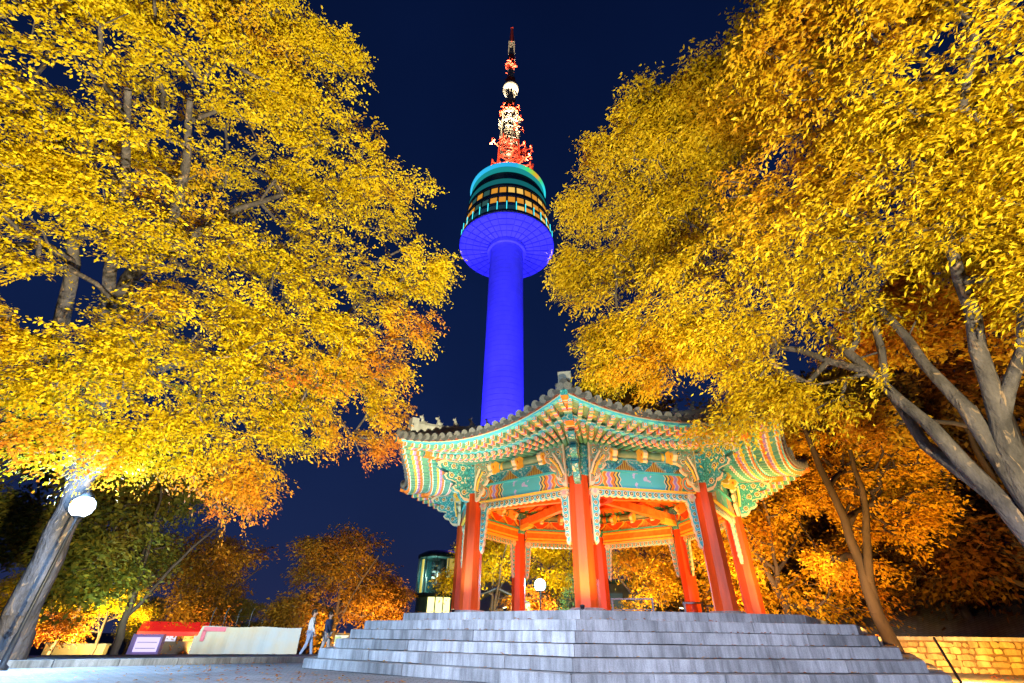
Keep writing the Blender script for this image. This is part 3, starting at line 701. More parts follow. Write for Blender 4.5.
# dark red rail board seen inside under the beams
def uplight(loc, target, power, colr, angle=110):
    """small floor floodlight: housing, bracket, lens and its light"""
    t = Vector(target) - Vector(loc); rz = math.atan2(t.x, -t.y)
    return t, rz
AMB = (1, .30, .03); GOLD = (1, .45, .08)
m_black = mat('black_metal', (.03, .03, .035), .45, .2, 20, metal=.6)
m_lens = emis('lit_lens', (1, .75, .4), 6)
UPG = 'small floodlights on the terrace around the pavilion'
def ground_flood(loc, target, power, colr, label, angle=120):
    th = thing('ground_floodlight', label, 'floodlight', loc, 0, UPG); th.scale = (.6, .6, .6)
    b = MB(); b.box((0, 0, .015), (.16, .10, .03), 0); b.box((0, 0, .06), (.05, .05, .08), 0)
    b.build('bracket', m_black, th)
    b = MB(); b.lathe([(.03, -.05), (.06, -.045), (.075, .03), (.08, .035), (.08, .045)], 14, 0, (0, 0, 0), cap=True)
    h = b.build('housing', m_black, th, (0, 0, .11))
    b = MB(); b.lathe([(.001, .0), (.07, 0)], 14, 0, cap=False); ln = b.build('lens', m_lens, None); ln.parent = h; ln.location = (0, 0, .047)
    q = (Vector(target) - Vector(loc)).normalized(); h.rotation_euler = q.to_track_quat('Z', 'Y').to_euler()
    light('floodlight_beam', 'SPOT', Vector(loc) + Vector((0, 0, .11)) + q * .06, target, power, colr, .06, angle, .7)
def pv(i, r, off=0.0): a = ang8(i) + off; return Vector((PC.x + r * cos(a), PC.y + r * sin(a), 1.02))
def aimp(i, r, z): p = pv(i, r); p.z = z; return p
# inside, at the feet of the columns, lighting the ceiling amber
for i, nm in ((0, 'near'), (2, 'right'), (4, 'rear'), (6, 'left')):
    ground_flood(pv(i + .5, 2.9), aimp(i + .5, .8, 4.6), 760, AMB, 'small amber floodlight on the pavilion floor by its %s columns' % nm, 150)
# outside, lighting eaves golden
for i, pw, colr, nm in ((.5, 560, GOLD, 'near right side'), (1.5, 700, (1, .50, .12), 'far right side'), (7.55, 220, GOLD, 'near left side'), (0.0, 820, (1, .30, .03), 'nearest column')):
    ground_flood(pv(i, 5.5 if i == 0 else 5.0), aimp(i, 4.3 if i == 0 else 6.3, 4.0 if i == 0 else 4.7), pw, colr, 'small golden floodlight on the terrace edge before the %s' % nm, 130 if i == 0 else 112)
for i, pw, nm in ((6.5, 330, 'far left side'), (7.12, 170, 'left corner column')):
    ground_flood(pv(i, 5.0), aimp(i, 5.4, 4.8), pw, (.62, .95, 1), 'small cool floodlight on the terrace edge before the %s' % nm, 140)

# ================================================================== TOWER
TX, TY = -1.9, 95.0
tower = thing('observation_tower', 'tall blue lit observation tower with round window pod and red white mast', 'tower', (TX, TY, 0))
m_conc = mat('pale_concrete', (.62, .62, .66), .8, .08, .5, stretch=(1, 1, .4))
m_conc2 = mat('pale_pod_panel', (.55, .55, .60), .7, .14, .35)
m_darkpod = mat('dark_pod_cladding', (.06, .12, .12), .4, .2, 1, metal=.4)
m_mastred = mat('red_mast_paint', (.62, .06, .03), .5, .15, .5); m_mastw = mat('white_mast_paint', (.55, .53, .46), .5, .15, .5)
b = MB()
prof = []
for i in range(66):                      # shaft cast in lifts with shallow rings
    z = i * 1.42; q = 4.85 - .2 * z / 91; prof += [(q, z), (q, z + 1.28), (q - .24, z + 1.30), (q - .24, z + 1.41)]
b.lathe(prof, 48, 0, smooth=False); b.build('shaft', m_conc, tower)
b = MB(); b.lathe([(4.7, 91.5), (5.5, 91.5), (5.5, 92.6), (4.7, 92.6)], 48, 0, smooth=False, cap=False); b.build('shaft_collar', m_conc, tower)
b = MB(); b.lathe([(4.7, 92.9), (13.35, 93.2), (13.5, 93.5), (13.5, 94.0), (12.9, 94.1)], 64, 0, cap=False, smooth=False)
for k in range(32):
    a = 2 * pi * k / 32; d = Vector((cos(a), sin(a), 0)); sd = Vector((-sin(a), cos(a), 0))
    p0 = d * 5.5 + Vector((0, 0, 92.8)); p1 = d * 13.3 + Vector((0, 0, 93.08)); w = .06
    vs = [p0 + sd * w, p0 - sd * w, p1 - sd * w, p1 + sd * w]; vs += [v - Vector((0, 0, .22)) for v in vs]
    b.add(vs, [(0, 1, 2, 3), (4, 7, 6, 5), (0, 4, 5, 1), (1, 5, 6, 2), (2, 6, 7, 3), (3, 7, 4, 0)], 1)
for r in (7.6, 9.6, 11.6): b.lathe([(r, 92.72 + (r - 5.5) * .035), (r + .14, 92.72 + (r - 5.5) * .035), (r + .14, 93.1), (r, 93.1)], 64, 1, cap=False, smooth=False)
b.build('pod_underside', [m_conc2, mat('grey_pod_rib', (.34, .34, .40), .6, .1, 1)], tower)
def podr(z): return 13.25 - (z - 94) * .095 if z < 112 else 11.54 - (z - 112) * .1
b = MB(); b.lathe([(podr(z) - .25, z) for z in (94.0, 97, 101, 105, 109, 112, 115)] + [(9.0, 117.2), (2.0, 118.0)], 64, 0, smooth=False)
for z, h, w in ((94.2, .9, .12), (97.35, .8, .12), (101.1, 1.4, .14), (105.6, 1.0, .16), (109.6, 1.4, .2)): b.lathe([(podr(z) - .3, z), (podr(z) + w, z), (podr(z + h) + w, z + h), (podr(z + h) - .3, z + h)], 64, 0, cap=False, smooth=False)
b.build('pod_body', m_darkpod, tower)
m_win = [emis('lit_window_amber', (1, .40, .03), .75), emis('lit_window_yellow', (1, .60, .12), .95), emis('dim_window_green', (.10, .34, .30), .25), emis('dim_window_blue', (.02, .10, .16), .35)]
rw = random.Random(12)
for z, h, n, kind in ((95.2, 1.9, 32, 0), (98.5, 2.2, 32, 1), (102.9, 2.3, 32, 1)):
    for k in range(n):
        a = 2 * pi * (k + .5) / n; r = podr(z + h / 2) - .06; hw = r * math.tan(pi / n) * .74
        d = Vector((cos(a), sin(a), 0)); sd = Vector((-sin(a), cos(a), 0)); b = MB()
        rr = [podr(z) - .10, podr(z + h) - .10]
        vs = [d * (rr[0] - .12) - sd * hw + Vector((0, 0, z)), d * (rr[0] - .12) + sd * hw + Vector((0, 0, z)), d * (rr[1] - .12) + sd * hw + Vector((0, 0, z + h)), d * (rr[1] - .12) - sd * hw + Vector((0, 0, z + h))]
        vs += [v + d * .1 for v in vs]
        b.add(vs, [(3, 2, 1, 0), (4, 5, 6, 7), (0, 1, 5, 4), (1, 2, 6, 5), (2, 3, 7, 6), (3, 0, 4, 7)], 0)
        ca = math.degrees(a) % 360      # camera side is at 270
        lit = rw.random()
        mi = (0 if lit < .55 else 1) if kind else (3 if 215 < ca < 278 else (0 if lit < .8 else 1))
        if kind and ca < 245 and lit > .55: mi = 2
        if not (150 < ca < 390): mi = 0 if lit < .8 else 3
        b.build('window', m_win[mi], tower)
m_fin = emis('cyan_light_bar', (.05, .70, .80), 1.8)
for k in range(32):
    a = 2 * pi * k / 32; ca = math.degrees(a) % 360
    if not 190 < ca < 350: continue
    b = MB(); r = podr(96) + .12; b.tube([(r * cos(a), r * sin(a), 94.3), (r * cos(a), r * sin(a), 98.2)], .11, 6); b.build('light_bar', m_fin, tower)
b = MB(); rt = 11.3
for k in range(40):
    a0, a1 = 2 * pi * k / 40, 2 * pi * (k + .6) / 40
    r0 = 11.35; b.box((r0 * cos(a0), r0 * sin(a0), 110.3), (.3, 1.1, .9), k % 3 % 2, Matrix.Rotation(a0, 3, 'Z'))
b.build('upper_window_band', [m_win[0], m_win[3]], tower)
b = MB(); b.lathe([(podr(106.9) + .05, 106.9), (podr(109.2) + .05, 109.2)], 64, 0, cap=False); b.build('teal_glow_band', emis('teal_glow_band', (.01, .22, .24), .55), tower)  # added emissive band that puts a teal glow on the pod
# cyan light ring, green and orange towards one side
m, n, l, p = newmat('rainbow_light_ring')
t = n.new('ShaderNodeTexCoord'); s = n.new('ShaderNodeSeparateXYZ'); l.new(t.outputs['Object'], s.inputs[0])
at2 = n.new('ShaderNodeMath'); at2.operation = 'ARCTAN2'; l.new(s.outputs[1], at2.inputs[0]); l.new(s.outputs[0], at2.inputs[1])
mr = n.new('ShaderNodeMapRange'); mr.inputs['From Min'].default_value = -pi; mr.inputs['From Max'].default_value = pi; l.new(at2.outputs[0], mr.inputs[0])
r = n.new('ShaderNodeValToRGB'); l.new(mr.outputs[0], r.inputs[0]); e = r.color_ramp.elements
e[0].position = 0; e[0].color = (.03, .42, .70, 1); e[1].position = 1; e[1].color = (.03, .45, .70, 1)
for q, c in ((.28, (.015, .30, .55)), (.335, (.05, .55, .12)), (.365, (.35, .40, .02)), (.385, (.6, .26, .02)), (.41, (.05, .5, .12)), (.45, (.02, .55, .6))):
    k = e.new(q); k.color = (*c, 1)
l.new(r.outputs[0], p.inputs['Emission Color']); p.inputs['Emission Strength'].default_value = 1.5; p.inputs['Base Color'].default_value = (.05, .08, .09, 1)
b = MB()
for k in range(64):
    a0, a1 = 2 * pi * k / 64, 2 * pi * (k + 1) / 64
    def pt(a, j): return Vector(((rt + .5 * cos(j)) * cos(a), (rt + .5 * cos(j)) * sin(a), 116.3 + .75 * sin(j)))
    for j in range(10):
        j0, j1 = 2 * pi * j / 10, 2 * pi * (j + 1) / 10; b.add([pt(a0, j0), pt(a1, j0), pt(a1, j1), pt(a0, j1)], [(0, 1, 2, 3)], 0, None, True)
b.build('light_ring', m, tower)
b = MB(); b.lathe([(11.0, 112.9), (11.35, 113.2), (11.3, 115.2)], 64, 0, cap=False); b.build('ring_base', emis('teal_glow_soffit', (.01, .30, .30), .9), tower)  # teal light under the ring put into the soffit as emission
# roof deck, antenna mast
b = MB(); b.lathe([(9.5, 117.0), (9.5, 118.2), (7.8, 118.3), (7.8, 120.5), (6.4, 121), (6.4, 123), (0.1, 123.2)], 32, 0, smooth=False); b.build('mast_deck', m_mastw, tower)
def lattice(b, z0, z1, w0, w1, nb, ms, r=.16, sides=4, a0=pi / 4):
    for k in range(nb):
        za, zb = z0 + (z1 - z0) * k / nb, z0 + (z1 - z0) * (k + 1) / nb
        wa, wb = w0 + (w1 - w0) * k / nb, w0 + (w1 - w0) * (k + 1) / nb
        A = [Vector((wa * cos(a0 + 2 * pi * j / sides), wa * sin(a0 + 2 * pi * j / sides), za)) for j in range(sides)]
        Bv = [Vector((wb * cos(a0 + 2 * pi * j / sides), wb * sin(a0 + 2 * pi * j / sides), zb)) for j in range(sides)]
        m_ = ms[k % len(ms)]
        for j in range(sides):
            j2 = (j + 1) % sides
            r_ = r * .72; b.tube([A[j], Bv[j]], r_ * 1.4, 5, m_); b.tube([A[j], Bv[j2]], r_, 4, m_); b.tube([A[j2], Bv[j]], r_, 4, m_); b.tube([Bv[j], Bv[j2]], r_, 4, m_)
ra = random.Random(5)
def arms(b, z0, z1, r0, r1, n, m, th=.22):
    for k in range(n):
        a = ra.uniform(0, 2 * pi); z = ra.uniform(z0, z1); q = ra.uniform(r0, r1); d = Vector((cos(a), sin(a), 0)); sd = Vector((-sin(a), cos(a), 0))
        b.tube([Vector((0, 0, z)) + d * 1.5, Vector((0, 0, z + .5)) + d * q], th, 5, m)
        b.tube([Vector((0, 0, z - 1.2)) + d * q, Vector((0, 0, z + 1.8)) + d * q], th * .9, 5, m)
        b.tube([Vector((0, 0, z)) + d * q - sd * 1.2, Vector((0, 0, z)) + d * q + sd * 1.2], th * .8, 5, m)
b = MB(); lattice(b, 122, 141, 5.2, 4.4, 4, [0, 0, 0, 0], .26, 4); arms(b, 126, 140, 4.5, 8.3, 34, 0, .28)
b.build('mast_base', [m_mastred, m_mastw], tower)
b = MB(); lattice(b, 138, 161, 3.6, 3.0, 10, [0], .24, 6); b.lathe([(1.2, 138), (1.1, 161)], 10, 0); arms(b, 140, 158, 3.2, 4.0, 22, 0, .22); arms(b, 141, 157, 4.2, 5.6, 5, 1, .24)
b.build('mast_lattice', [m_mastw, m_mastred], tower)
b = MB(); arms(b, 158, 164, 2.0, 4.4, 22, 0, .28); lattice(b, 158, 168, 2.6, 1.8, 2, [0], .28); b.lathe([(3.4, 160), (3.4, 160.6)], 16, 0); b.build('red_platform', m_mastred, tower)
b = MB(); lattice(b, 166, 175, 1.8, 1.7, 4, [0], .22); b.lathe([(1.0, 166), (1.0, 185)], 10, 0); arms(b, 167, 174, 1.6, 2.0, 10, 0, .2)
b.build('mast_core', m_mastw, tower); b = MB(); b.lathe([(1.5, 175.2), (2.7, 176.0), (3.05, 177.2), (3.05, 178.4), (2.6, 179.6), (1.4, 180.4)], 24, 0); b.build('mast_drum', mat('grey_drum_paint', (.30, .31, .30), .6, .2, .8), tower)
b = MB(); lattice(b, 181, 185, 1.4, 1.5, 2, [0], .3); arms(b, 182, 184, 1.4, 2.2, 6, 0, .3); lattice(b, 191, 203, 1.5, 1.3, 4, [0], .34); arms(b, 192, 199, 1.6, 2.6, 14, 0, .3); b.lathe([(1.05, 180.5), (1.0, 185)], 10, 0); b.lathe([(1.0, 191), (.9, 203)], 10, 0); b.build('mast_red_section', m_mastred, tower)
b = MB(); lattice(b, 185, 191, 1.6, 1.5, 3, [0], .26); lattice(b, 203, 214, 1.6, 1.5, 5, [0], .26); b.lathe([(.9, 185), (.8, 214)], 8, 0); b.build('mast_white_section', m_mastw, tower)
b = MB(); b.tube([(0, 0, 213.5), (0, 0, 219), (0, 0, 224), (0, 0, 228.5)], [1.35, 1.0, .7, .45], 8); b.ball((0, 0, 228.6), .55); b.build('mast_spire', m_mastred, tower)

# ================================================================== TREES
def fbm(p, seed, s):
    r = np.random.default_rng(seed); v = 0
    for k in range(7):
        d = r.normal(size=3); d /= np.linalg.norm(d); v = v + np.sin(p @ d * s * (1 + .45 * k) + r.uniform(0, 6.28)) / (1 + .3 * k)
    return v
def lobe_points(lobes, n, rng, seed, carve=-.9, cs=1.1):
    """spray points inside ellipsoid lobes, thicker towards their skins; lobes (x,y,z,r,flat)"""
    L = np.array(lobes); w = L[:, 3] ** 2; idx = rng.choice(len(L), size=n * 3, p=w / w.sum())
    d = rng.normal(size=(n * 3, 3)); d /= np.linalg.norm(d, axis=1)[:, None]
    rr = (rng.random(n * 3) ** (1 / 3)) * .45 + .55 * rng.random(n * 3) ** .35
    p = L[idx, :3] + d * (L[idx, 3] * rr)[:, None] * np.stack([np.ones(n * 3), np.ones(n * 3), L[idx, 4]], 1)
    return p[fbm(p * np.array([.75, .75, 1.9]), seed, cs) > carve][:n]
def spray_leaves(cent, outd, rng, size, J=5, K=10, L=.8, droop=.35, w=.42):
    """leaves on fans of twiglets: arrays of 4-vertex leaves"""
    N = len(cent)
    out = outd / (np.linalg.norm(outd, axis=1)[:, None] + 1e-9)
    up = np.array([0, 0, 1.]) + rng.normal(size=(N, 3)) * .25
    side = np.cross(out, up); side /= (np.linalg.norm(side, axis=1)[:, None] + 1e-9); up = np.cross(side, out)
    ph = np.linspace(-1.15, 1.15, J)[None, :] + rng.normal(size=(N, J)) * .18
    tw = out[:, None] * np.cos(ph)[..., None] + side[:, None] * np.sin(ph)[..., None] + up[:, None] * rng.normal(size=(N, J, 1)) * .22
    ln = L * rng.uniform(.55, 1.15, size=(N, J))
    t = (np.arange(K) + .5)[None, None, :] / K + rng.normal(size=(N, J, K)) * .03
    pos = cent[:, None, None] + tw[:, :, None] * (ln[:, :, None] * t)[..., None]
    pos[..., 2] -= droop * (t ** 1.8) * ln[:, :, None] * 1.0
    pos += rng.normal(size=pos.shape) * size * .45
    sg = np.where(np.arange(K) % 2 == 0, 1., -1.)[None, None, :, None]
    sd2 = np.cross(tw, up[:, None]); sd2 /= (np.linalg.norm(sd2, axis=2)[..., None] + 1e-9)
    ld = tw[:, :, None] * .65 + sd2[:, :, None] * sg * .8 + rng.normal(size=pos.shape) * .28
    ld[..., 2] -= droop * 1.1
    ld /= np.linalg.norm(ld, axis=3)[..., None]
    nr = up[:, None, None] + rng.normal(size=pos.shape) * .45
    lw = np.cross(ld, nr); lw /= (np.linalg.norm(lw, axis=3)[..., None] + 1e-9); nn = np.cross(lw, ld)
    pos = pos.reshape(-1, 3); ld = ld.reshape(-1, 3); lw = lw.reshape(-1, 3); nn = nn.reshape(-1, 3)
    s = (size * rng.uniform(.45, 1.35, size=len(pos)))[:, None]
    a = pos; c = pos + ld * s; m1 = pos + ld * s * .45 + lw * s * w * .5 + nn * s * .07; m2 = pos + ld * s * .45 - lw * s * w * .5 + nn * s * .07
    return np.stack([a, m1, c, m2], 1).reshape(-1, 3)
def mesh_quads(name, V, m, parent):
    n = len(V) // 4; me = bpy.data.meshes.new(name)
    me.vertices.add(len(V)); me.vertices.foreach_set('co', V.astype(np.float32).ravel())
    me.loops.add(len(V)); me.loops.foreach_set('vertex_index', np.arange(len(V), dtype=np.int32))
    me.polygons.add(n); me.polygons.foreach_set('loop_start', np.arange(n, dtype=np.int32) * 4)
    me.polygons.foreach_set('loop_total', np.full(n, 4, dtype=np.int32))
    me.materials.append(m); me.update(calc_edges=True); me.validate()
    o = bpy.data.objects.new(name, me); C.objects.link(o); o.parent = parent; return o
def wood(name, limbs, pts, m, parent, rng, tip=.009, expo=2.25, sides=6):
    """limbs: polylines [(xyz..., r)], every limb after the first starts on an earlier one; branches grow from them to every spray"""
    pos = []; par = []; rad_ = []; plen = []
    def addn(p, q, r): pos.append(np.array(p, float)); par.append(q); rad_.append(r); plen.append(0 if q < 0 else plen[q] + np.linalg.norm(pos[-1] - pos[q])); return len(pos) - 1
    for li, lb in enumerate(limbs):
        lb = np.array(lb, float)
        if li == 0: prev = addn(lb[0, :3], -1, lb[0, 3])
        else:
            A = np.array(pos); prev = int(np.argmin(((A - lb[0, :3]) ** 2).sum(1)))
            if np.linalg.norm(A[prev] - lb[0, :3]) > .05: prev = addn(lb[0, :3], prev, lb[0, 3])
        for a, c in zip(lb[:-1], lb[1:]):
            k = max(1, int(np.linalg.norm(c[:3] - a[:3]) / .45))
            for j in range(1, k + 1):
                q = a + (c - a) * j / k; wob = rng.normal(size=3) * .03 if j < k else 0
                prev = addn(q[:3] + wob, prev, q[3])
    nl = len(pos); LA = np.array(pos)
    d0 = np.array([np.sqrt(((LA - p) ** 2).sum(1)).min() for p in pts]); order = np.argsort(d0)
    cap = nl + len(pts) * 8; PA = np.zeros((cap, 3)); PL = np.zeros(cap); PA[:nl] = LA; PL[:nl] = plen; n = nl
    par = list(par); rad_ = list(rad_); ends = []
    basez = LA[0, 2]
    for i in order:
        p = pts[i]; dv = PA[:n] - p; d = np.sqrt((dv ** 2).sum(1)); cost = d + .22 * PL[:n] + np.where(PA[:n, 2] > p[2] + .4, (PA[:n, 2] - p[2]) * .9, 0) + np.where(PA[:n, 2] < basez + 1.2, 3, 0)
        q = int(np.argmin(cost)); st = PA[q].copy(); L = d[q]; k = min(6, max(1, int(L / .5)))
        bow = np.array([0, 0, .12 * L]) + rng.normal(size=3) * .07 * L; prev = q
        for j in range(1, k + 1):
            t = j / k; x = st + (p - st) * t + bow * 4 * t * (1 - t) * .6
            PA[n] = x; PL[n] = PL[prev] + np.linalg.norm(x - PA[prev]); par.append(prev); rad_.append(0); prev = n; n += 1
        ends.append(prev)
    acc = np.zeros(n); 
    for e in ends: acc[e] += tip ** expo
    R = np.zeros(n)
    for i in range(n - 1, -1, -1):
        R[i] = acc[i] ** (1 / expo) if acc[i] > 0 else 0
        if i < nl: R[i] = rad_[i]
        if par[i] >= 0: acc[par[i]] += acc[i]
    for i in range(nl, n): R[i] = min(R[i], R[par[i]] * (.62 if par[i] < nl else 1.0))
    R = np.maximum(R, tip * .8)
    V = []; F = []; base = 0
    for i in range(n):
        q = par[i]
        if q < 0: continue
        r0, r1 = R[q], R[i]
        if i >= nl: r0 = min(r0, r1 * 1.35)
        ns = sides + 2 if r1 > .08 else (sides if r1 > .03 else 4)
        d = PA[i] - PA[q]; L = np.linalg.norm(d)
        if L < 1e-5: continue
        d /= L; u = np.cross(d, [0, 0, 1.] if abs(d[2]) < .9 else [1., 0, 0]); u /= np.linalg.norm(u); w = np.cross(d, u)
        an = np.arange(ns) * 2 * pi / ns; ring = np.cos(an)[:, None] * u + np.sin(an)[:, None] * w
        V.append(PA[q] - d * r0 * .25 + ring * r0); V.append(PA[i] + d * r1 * .25 + ring * r1)
        F += [(base + k, base + (k + 1) % ns, base + ns + (k + 1) % ns, base + ns + k) for k in range(ns)]; base += 2 * ns
    V = np.concatenate(V); me = bpy.data.meshes.new(name); me.from_pydata(V.tolist(), [], F); me.materials.append(m)
    me.polygons.foreach_set('use_smooth', [True] * len(F)); me.update()
    o = bpy.data.objects.new(name, me); C.objects.link(o); o.parent = parent; return o
def px_limb(base, path, rel):
    out = [base]
    for x, y, d, r in path: p = at(x, y, d) - rel; out.append((p.x, p.y, p.z, r))
    return out
def px_lobes(lst, rel):
    out = []
    for x, y, D, r in lst: p = sl(x, y, D) - rel; out.append((p.x, p.y, p.z, r / FPX * D * ray(x, y).dot(_f) / ray(x, y).length, .8))
    return out
def big_tree(name, label, base, limbs, lobes, n, leaf, barkm, seed, size, J, K, L, droop, w, group=None, carve=-.9, cs=1.1, cat='tree', bare=0):
    rng = np.random.default_rng(seed); t = thing(name, label, cat, base, 0, group)
    pts = lobe_points(lobes, n, rng, seed, carve, cs)
    if bare:       # the old inner limbs carry few leaves
        Q = np.concatenate([np.linspace(np.array(a)[:3], np.array(c)[:3], 8) for lb in limbs for a, c in zip(lb[:-2], lb[1:-1])])
        dm = np.array([np.sqrt(((Q - p) ** 2).sum(1)).min() for p in pts]); pts = pts[(dm > bare) | (rng.random(len(pts)) < .25)]
    ax = np.array([limbs[0][0][0], limbs[0][0][1], 0]); out = pts - ax; cz = np.mean([l[2] for l in lobes])
    out[:, 2] = (pts[:, 2] - cz) * .35 - .5; out += rng.normal(size=out.shape) * 1.2
    wood('trunk', limbs, pts, barkm, t, rng, tip=.011)
    mesh_quads('crown', spray_leaves(pts, out, rng, size, J, K, L, droop, w), leaf, t)
    return t
TG = 'tall floodlit zelkova trees framing the plaza'
# left tree
BL = Vector((-9.75, 10.75, 0.0)); 
lobL = [(60, 60, 14.5, 110), (180, 40, 15, 110), (262, 70, 15.5, 70), (322, 150, 15, 70), (372, 205, 14.5, 48), (415, 270, 14, 36), (250, 210, 14.5, 100), (130, 190, 13.5, 100), (30, 210, 13, 80), (350, 300, 13.5, 62), (285, 350, 13, 75), (190, 340, 13, 85), (85, 370, 12.5, 65), (5, 370, 12.5, 55), (370, 372, 13.5, 36), (232, 430, 12.6, 50), (228, 492, 12.6, 30), (165, 440, 12.3, 48), (250, 475, 12.6, 30), (300, 425, 13, 40), (100, 440, 12.2, 40), (30, 430, 12.2, 40), (385, 410, 13.5, 22), (370, 440, 13.5, 22), (440, 262, 14, 20), (452, 268, 14, 12), (410, 325, 13.6, 32), (420, 180, 14.2, 14), (392, 130, 14.5, 18), (330, 60, 15.2, 30), (-60, 120, 13, 120), (-40, 330, 12.5, 60), (200, -60, 16, 100), (60, -60, 15, 110)]
lobL = px_lobes(lobL, BL) 
limbL = [[(0, 0, -.1, .42)] + px_limb((0, 0, .5, .32), [(22, 610, 14.3, .28), (48, 560, 14.2, .26), (80, 480, 14.1, .24), (103, 400, 14, .21), (108, 330, 13.8, .19)], BL),
         px_limb(tuple(at(108, 330, 13.8) - BL) + (.2,), [(128, 280, 12.6, .16), (172, 220, 11.2, .13), (186, 165, 10.2, .10), (190, 100, 8.8, .06)], BL),
         px_limb(tuple(at(128, 280, 12.6) - BL) + (.13,), [(185, 240, 11.6, .11), (240, 208, 11.0, .08), (300, 190, 10.6, .05)], BL),
         px_limb(tuple(at(103, 400, 14) - BL) + (.18,), [(150, 370, 13.8, .13), (230, 350, 13.6, .09), (330, 330, 13.4, .05)], BL),
         px_limb(tuple(at(80, 480, 14.1) - BL) + (.24,), [(66, 420, 14, .17), (56, 355, 13.6, .15), (70, 285, 13.1, .14), (72, 240, 12.6, .11), (50, 150, 11.5, .07)], BL),
         px_limb(tuple(at(108, 330, 13.8) - BL) + (.15,), [(110, 270, 12.4, .13), (122, 200, 10.8, .10), (128, 90, 8.6, .06)], BL),
         px_limb(tuple(at(80, 480, 14.1) - BL) + (.15,), [(130, 450, 13.6, .10), (200, 425, 13, .06), (240, 440, 12.6, .04)], BL)]
big_tree('zelkova_tree', 'huge yellow tree with a leaning blue lit trunk beside the plaza street lamp', BL, limbL, lobL, 2900, m_leafL, m_bark, 3, .082, 5, 20, .60, .34, .52, TG, -.48, 1.15, bare=.65)
# right tree
BR = Vector((9.3, 6.2, 0))
lobR = [(645, 165, 12.3, 62), (600, 240, 12, 42), (612, 315, 11, 44), (625, 355, 10.6, 36), (605, 372, 10.6, 20), (660, 330, 10.5, 50), (690, 300, 10.6, 60), (650, 250, 11.5, 60), (580, 270, 12, 24), (700, 95, 12, 30), (650, 110, 12.4, 28), (700, 240, 11.5, 85), (775, 75, 11, 80), (728, 120, 12, 58), (860, 50, 9, 115), (980, 50, 8.5, 115), (900, 190, 9, 110), (800, 210, 10, 95), (720, 330, 10, 46), (790, 300, 10.2, 62), (865, 322, 10, 46), (1000, 210, 8.8, 95), (760, 385, 9.4, 36), (712, 425, 9.2, 22), (820, 400, 9, 38), (890, 392, 8.5, 26), (745, 420, 9.2, 18), (660, 380, 10.3, 16), (580, 200, 12, 20), (1080, 150, 8.5, 100), (860, -80, 9.5, 110), (1000, -80, 8.5, 110), (1060, 290, 8.5, 60)]
lobR = px_lobes(lobR, BR)
limbR = [[(0, 0, -.1, .42), (.02, .02, .5, .34)] + px_limb((0, 0, .9, 0.187), [(1050, 560, 8.7, 0.133), (1000, 500, 8.5, 0.109), (930, 425, 8.3, 0.090), (870, 372, 8.3, 0.070), (800, 350, 8.6, 0.055), (700, 330, 9.4, 0.035)], BR)[1:],
         px_limb((0.0, 0.0, .6, .26), [(1090, 570, 8.6, 0.156), (1030, 500, 8.4, 0.133), (968, 410, 8.4, 0.101), (925, 365, 8.5, 0.078), (882, 310, 8.7, 0.058), (842, 280, 8.9, 0.039)], BR),
         px_limb(tuple(at(1030, 500, 8.4) - BR) + (.17,), [(1000, 420, 8.3, 0.109), (978, 350, 8.1, 0.094), (960, 280, 7.7, 0.078), (947, 200, 7.1, 0.062), (930, 100, 6.2, 0.039)], BR),
         px_limb(tuple(at(1000, 500, 8.5) - BR) + (.13,), [(925, 445, 8.8, 0.078), (885, 385, 9, 0.062), (875, 290, 9, 0.055), (870, 200, 8.6, 0.039)], BR),
         px_limb(tuple(at(870, 372, 8.3) - BR) + (.08,), [(780, 300, 9.6, 0.055), (700, 230, 10, 0.047), (650, 180, 10.4, 0.031)], BR),
         px_limb(tuple(at(1000, 420, 8.3) - BR) + (.10,), [(1022, 350, 8, 0.062), (1035, 270, 7.4, 0.047)], BR)]
big_tree('zelkova_tree', 'golden tree with thick pale limbs leaning over the right eaves of the pavilion', BR, limbR, lobR, 3300, m_leafR, m_bark, 8, .088, 5, 17, .52, .48, .36, TG, -.2, 1.25, bare=.5)
# orange tree standing behind the golden one
BO = Vector((12.6, 9.6, .05))
lobO = px_lobes([(955, 290, 13, 62), (1000, 200, 13, 60), (900, 330, 13, 44), (1020, 330, 13, 50), (990, 400, 13.4, 26), (880, 420, 13.5, 22), (1080, 260, 13, 80)], BO)
limbO = [[(0, 0, -.1, .3), (0, 0, 1.2, .26)] + px_limb((0, 0, 1.3, .25), [(1010, 440, 14.5, .20), (985, 370, 14, .16), (965, 280, 13.3, .12), (955, 200, 12.2, .08)], BO)[1:]]
big_tree('maple_tree', 'orange leaved tree seen through the limbs of the golden tree', BO, limbO, lobO, 800, m_leafA, m_bark2, 15, .13, 5, 10, .55, .25, .5, None, -.6)

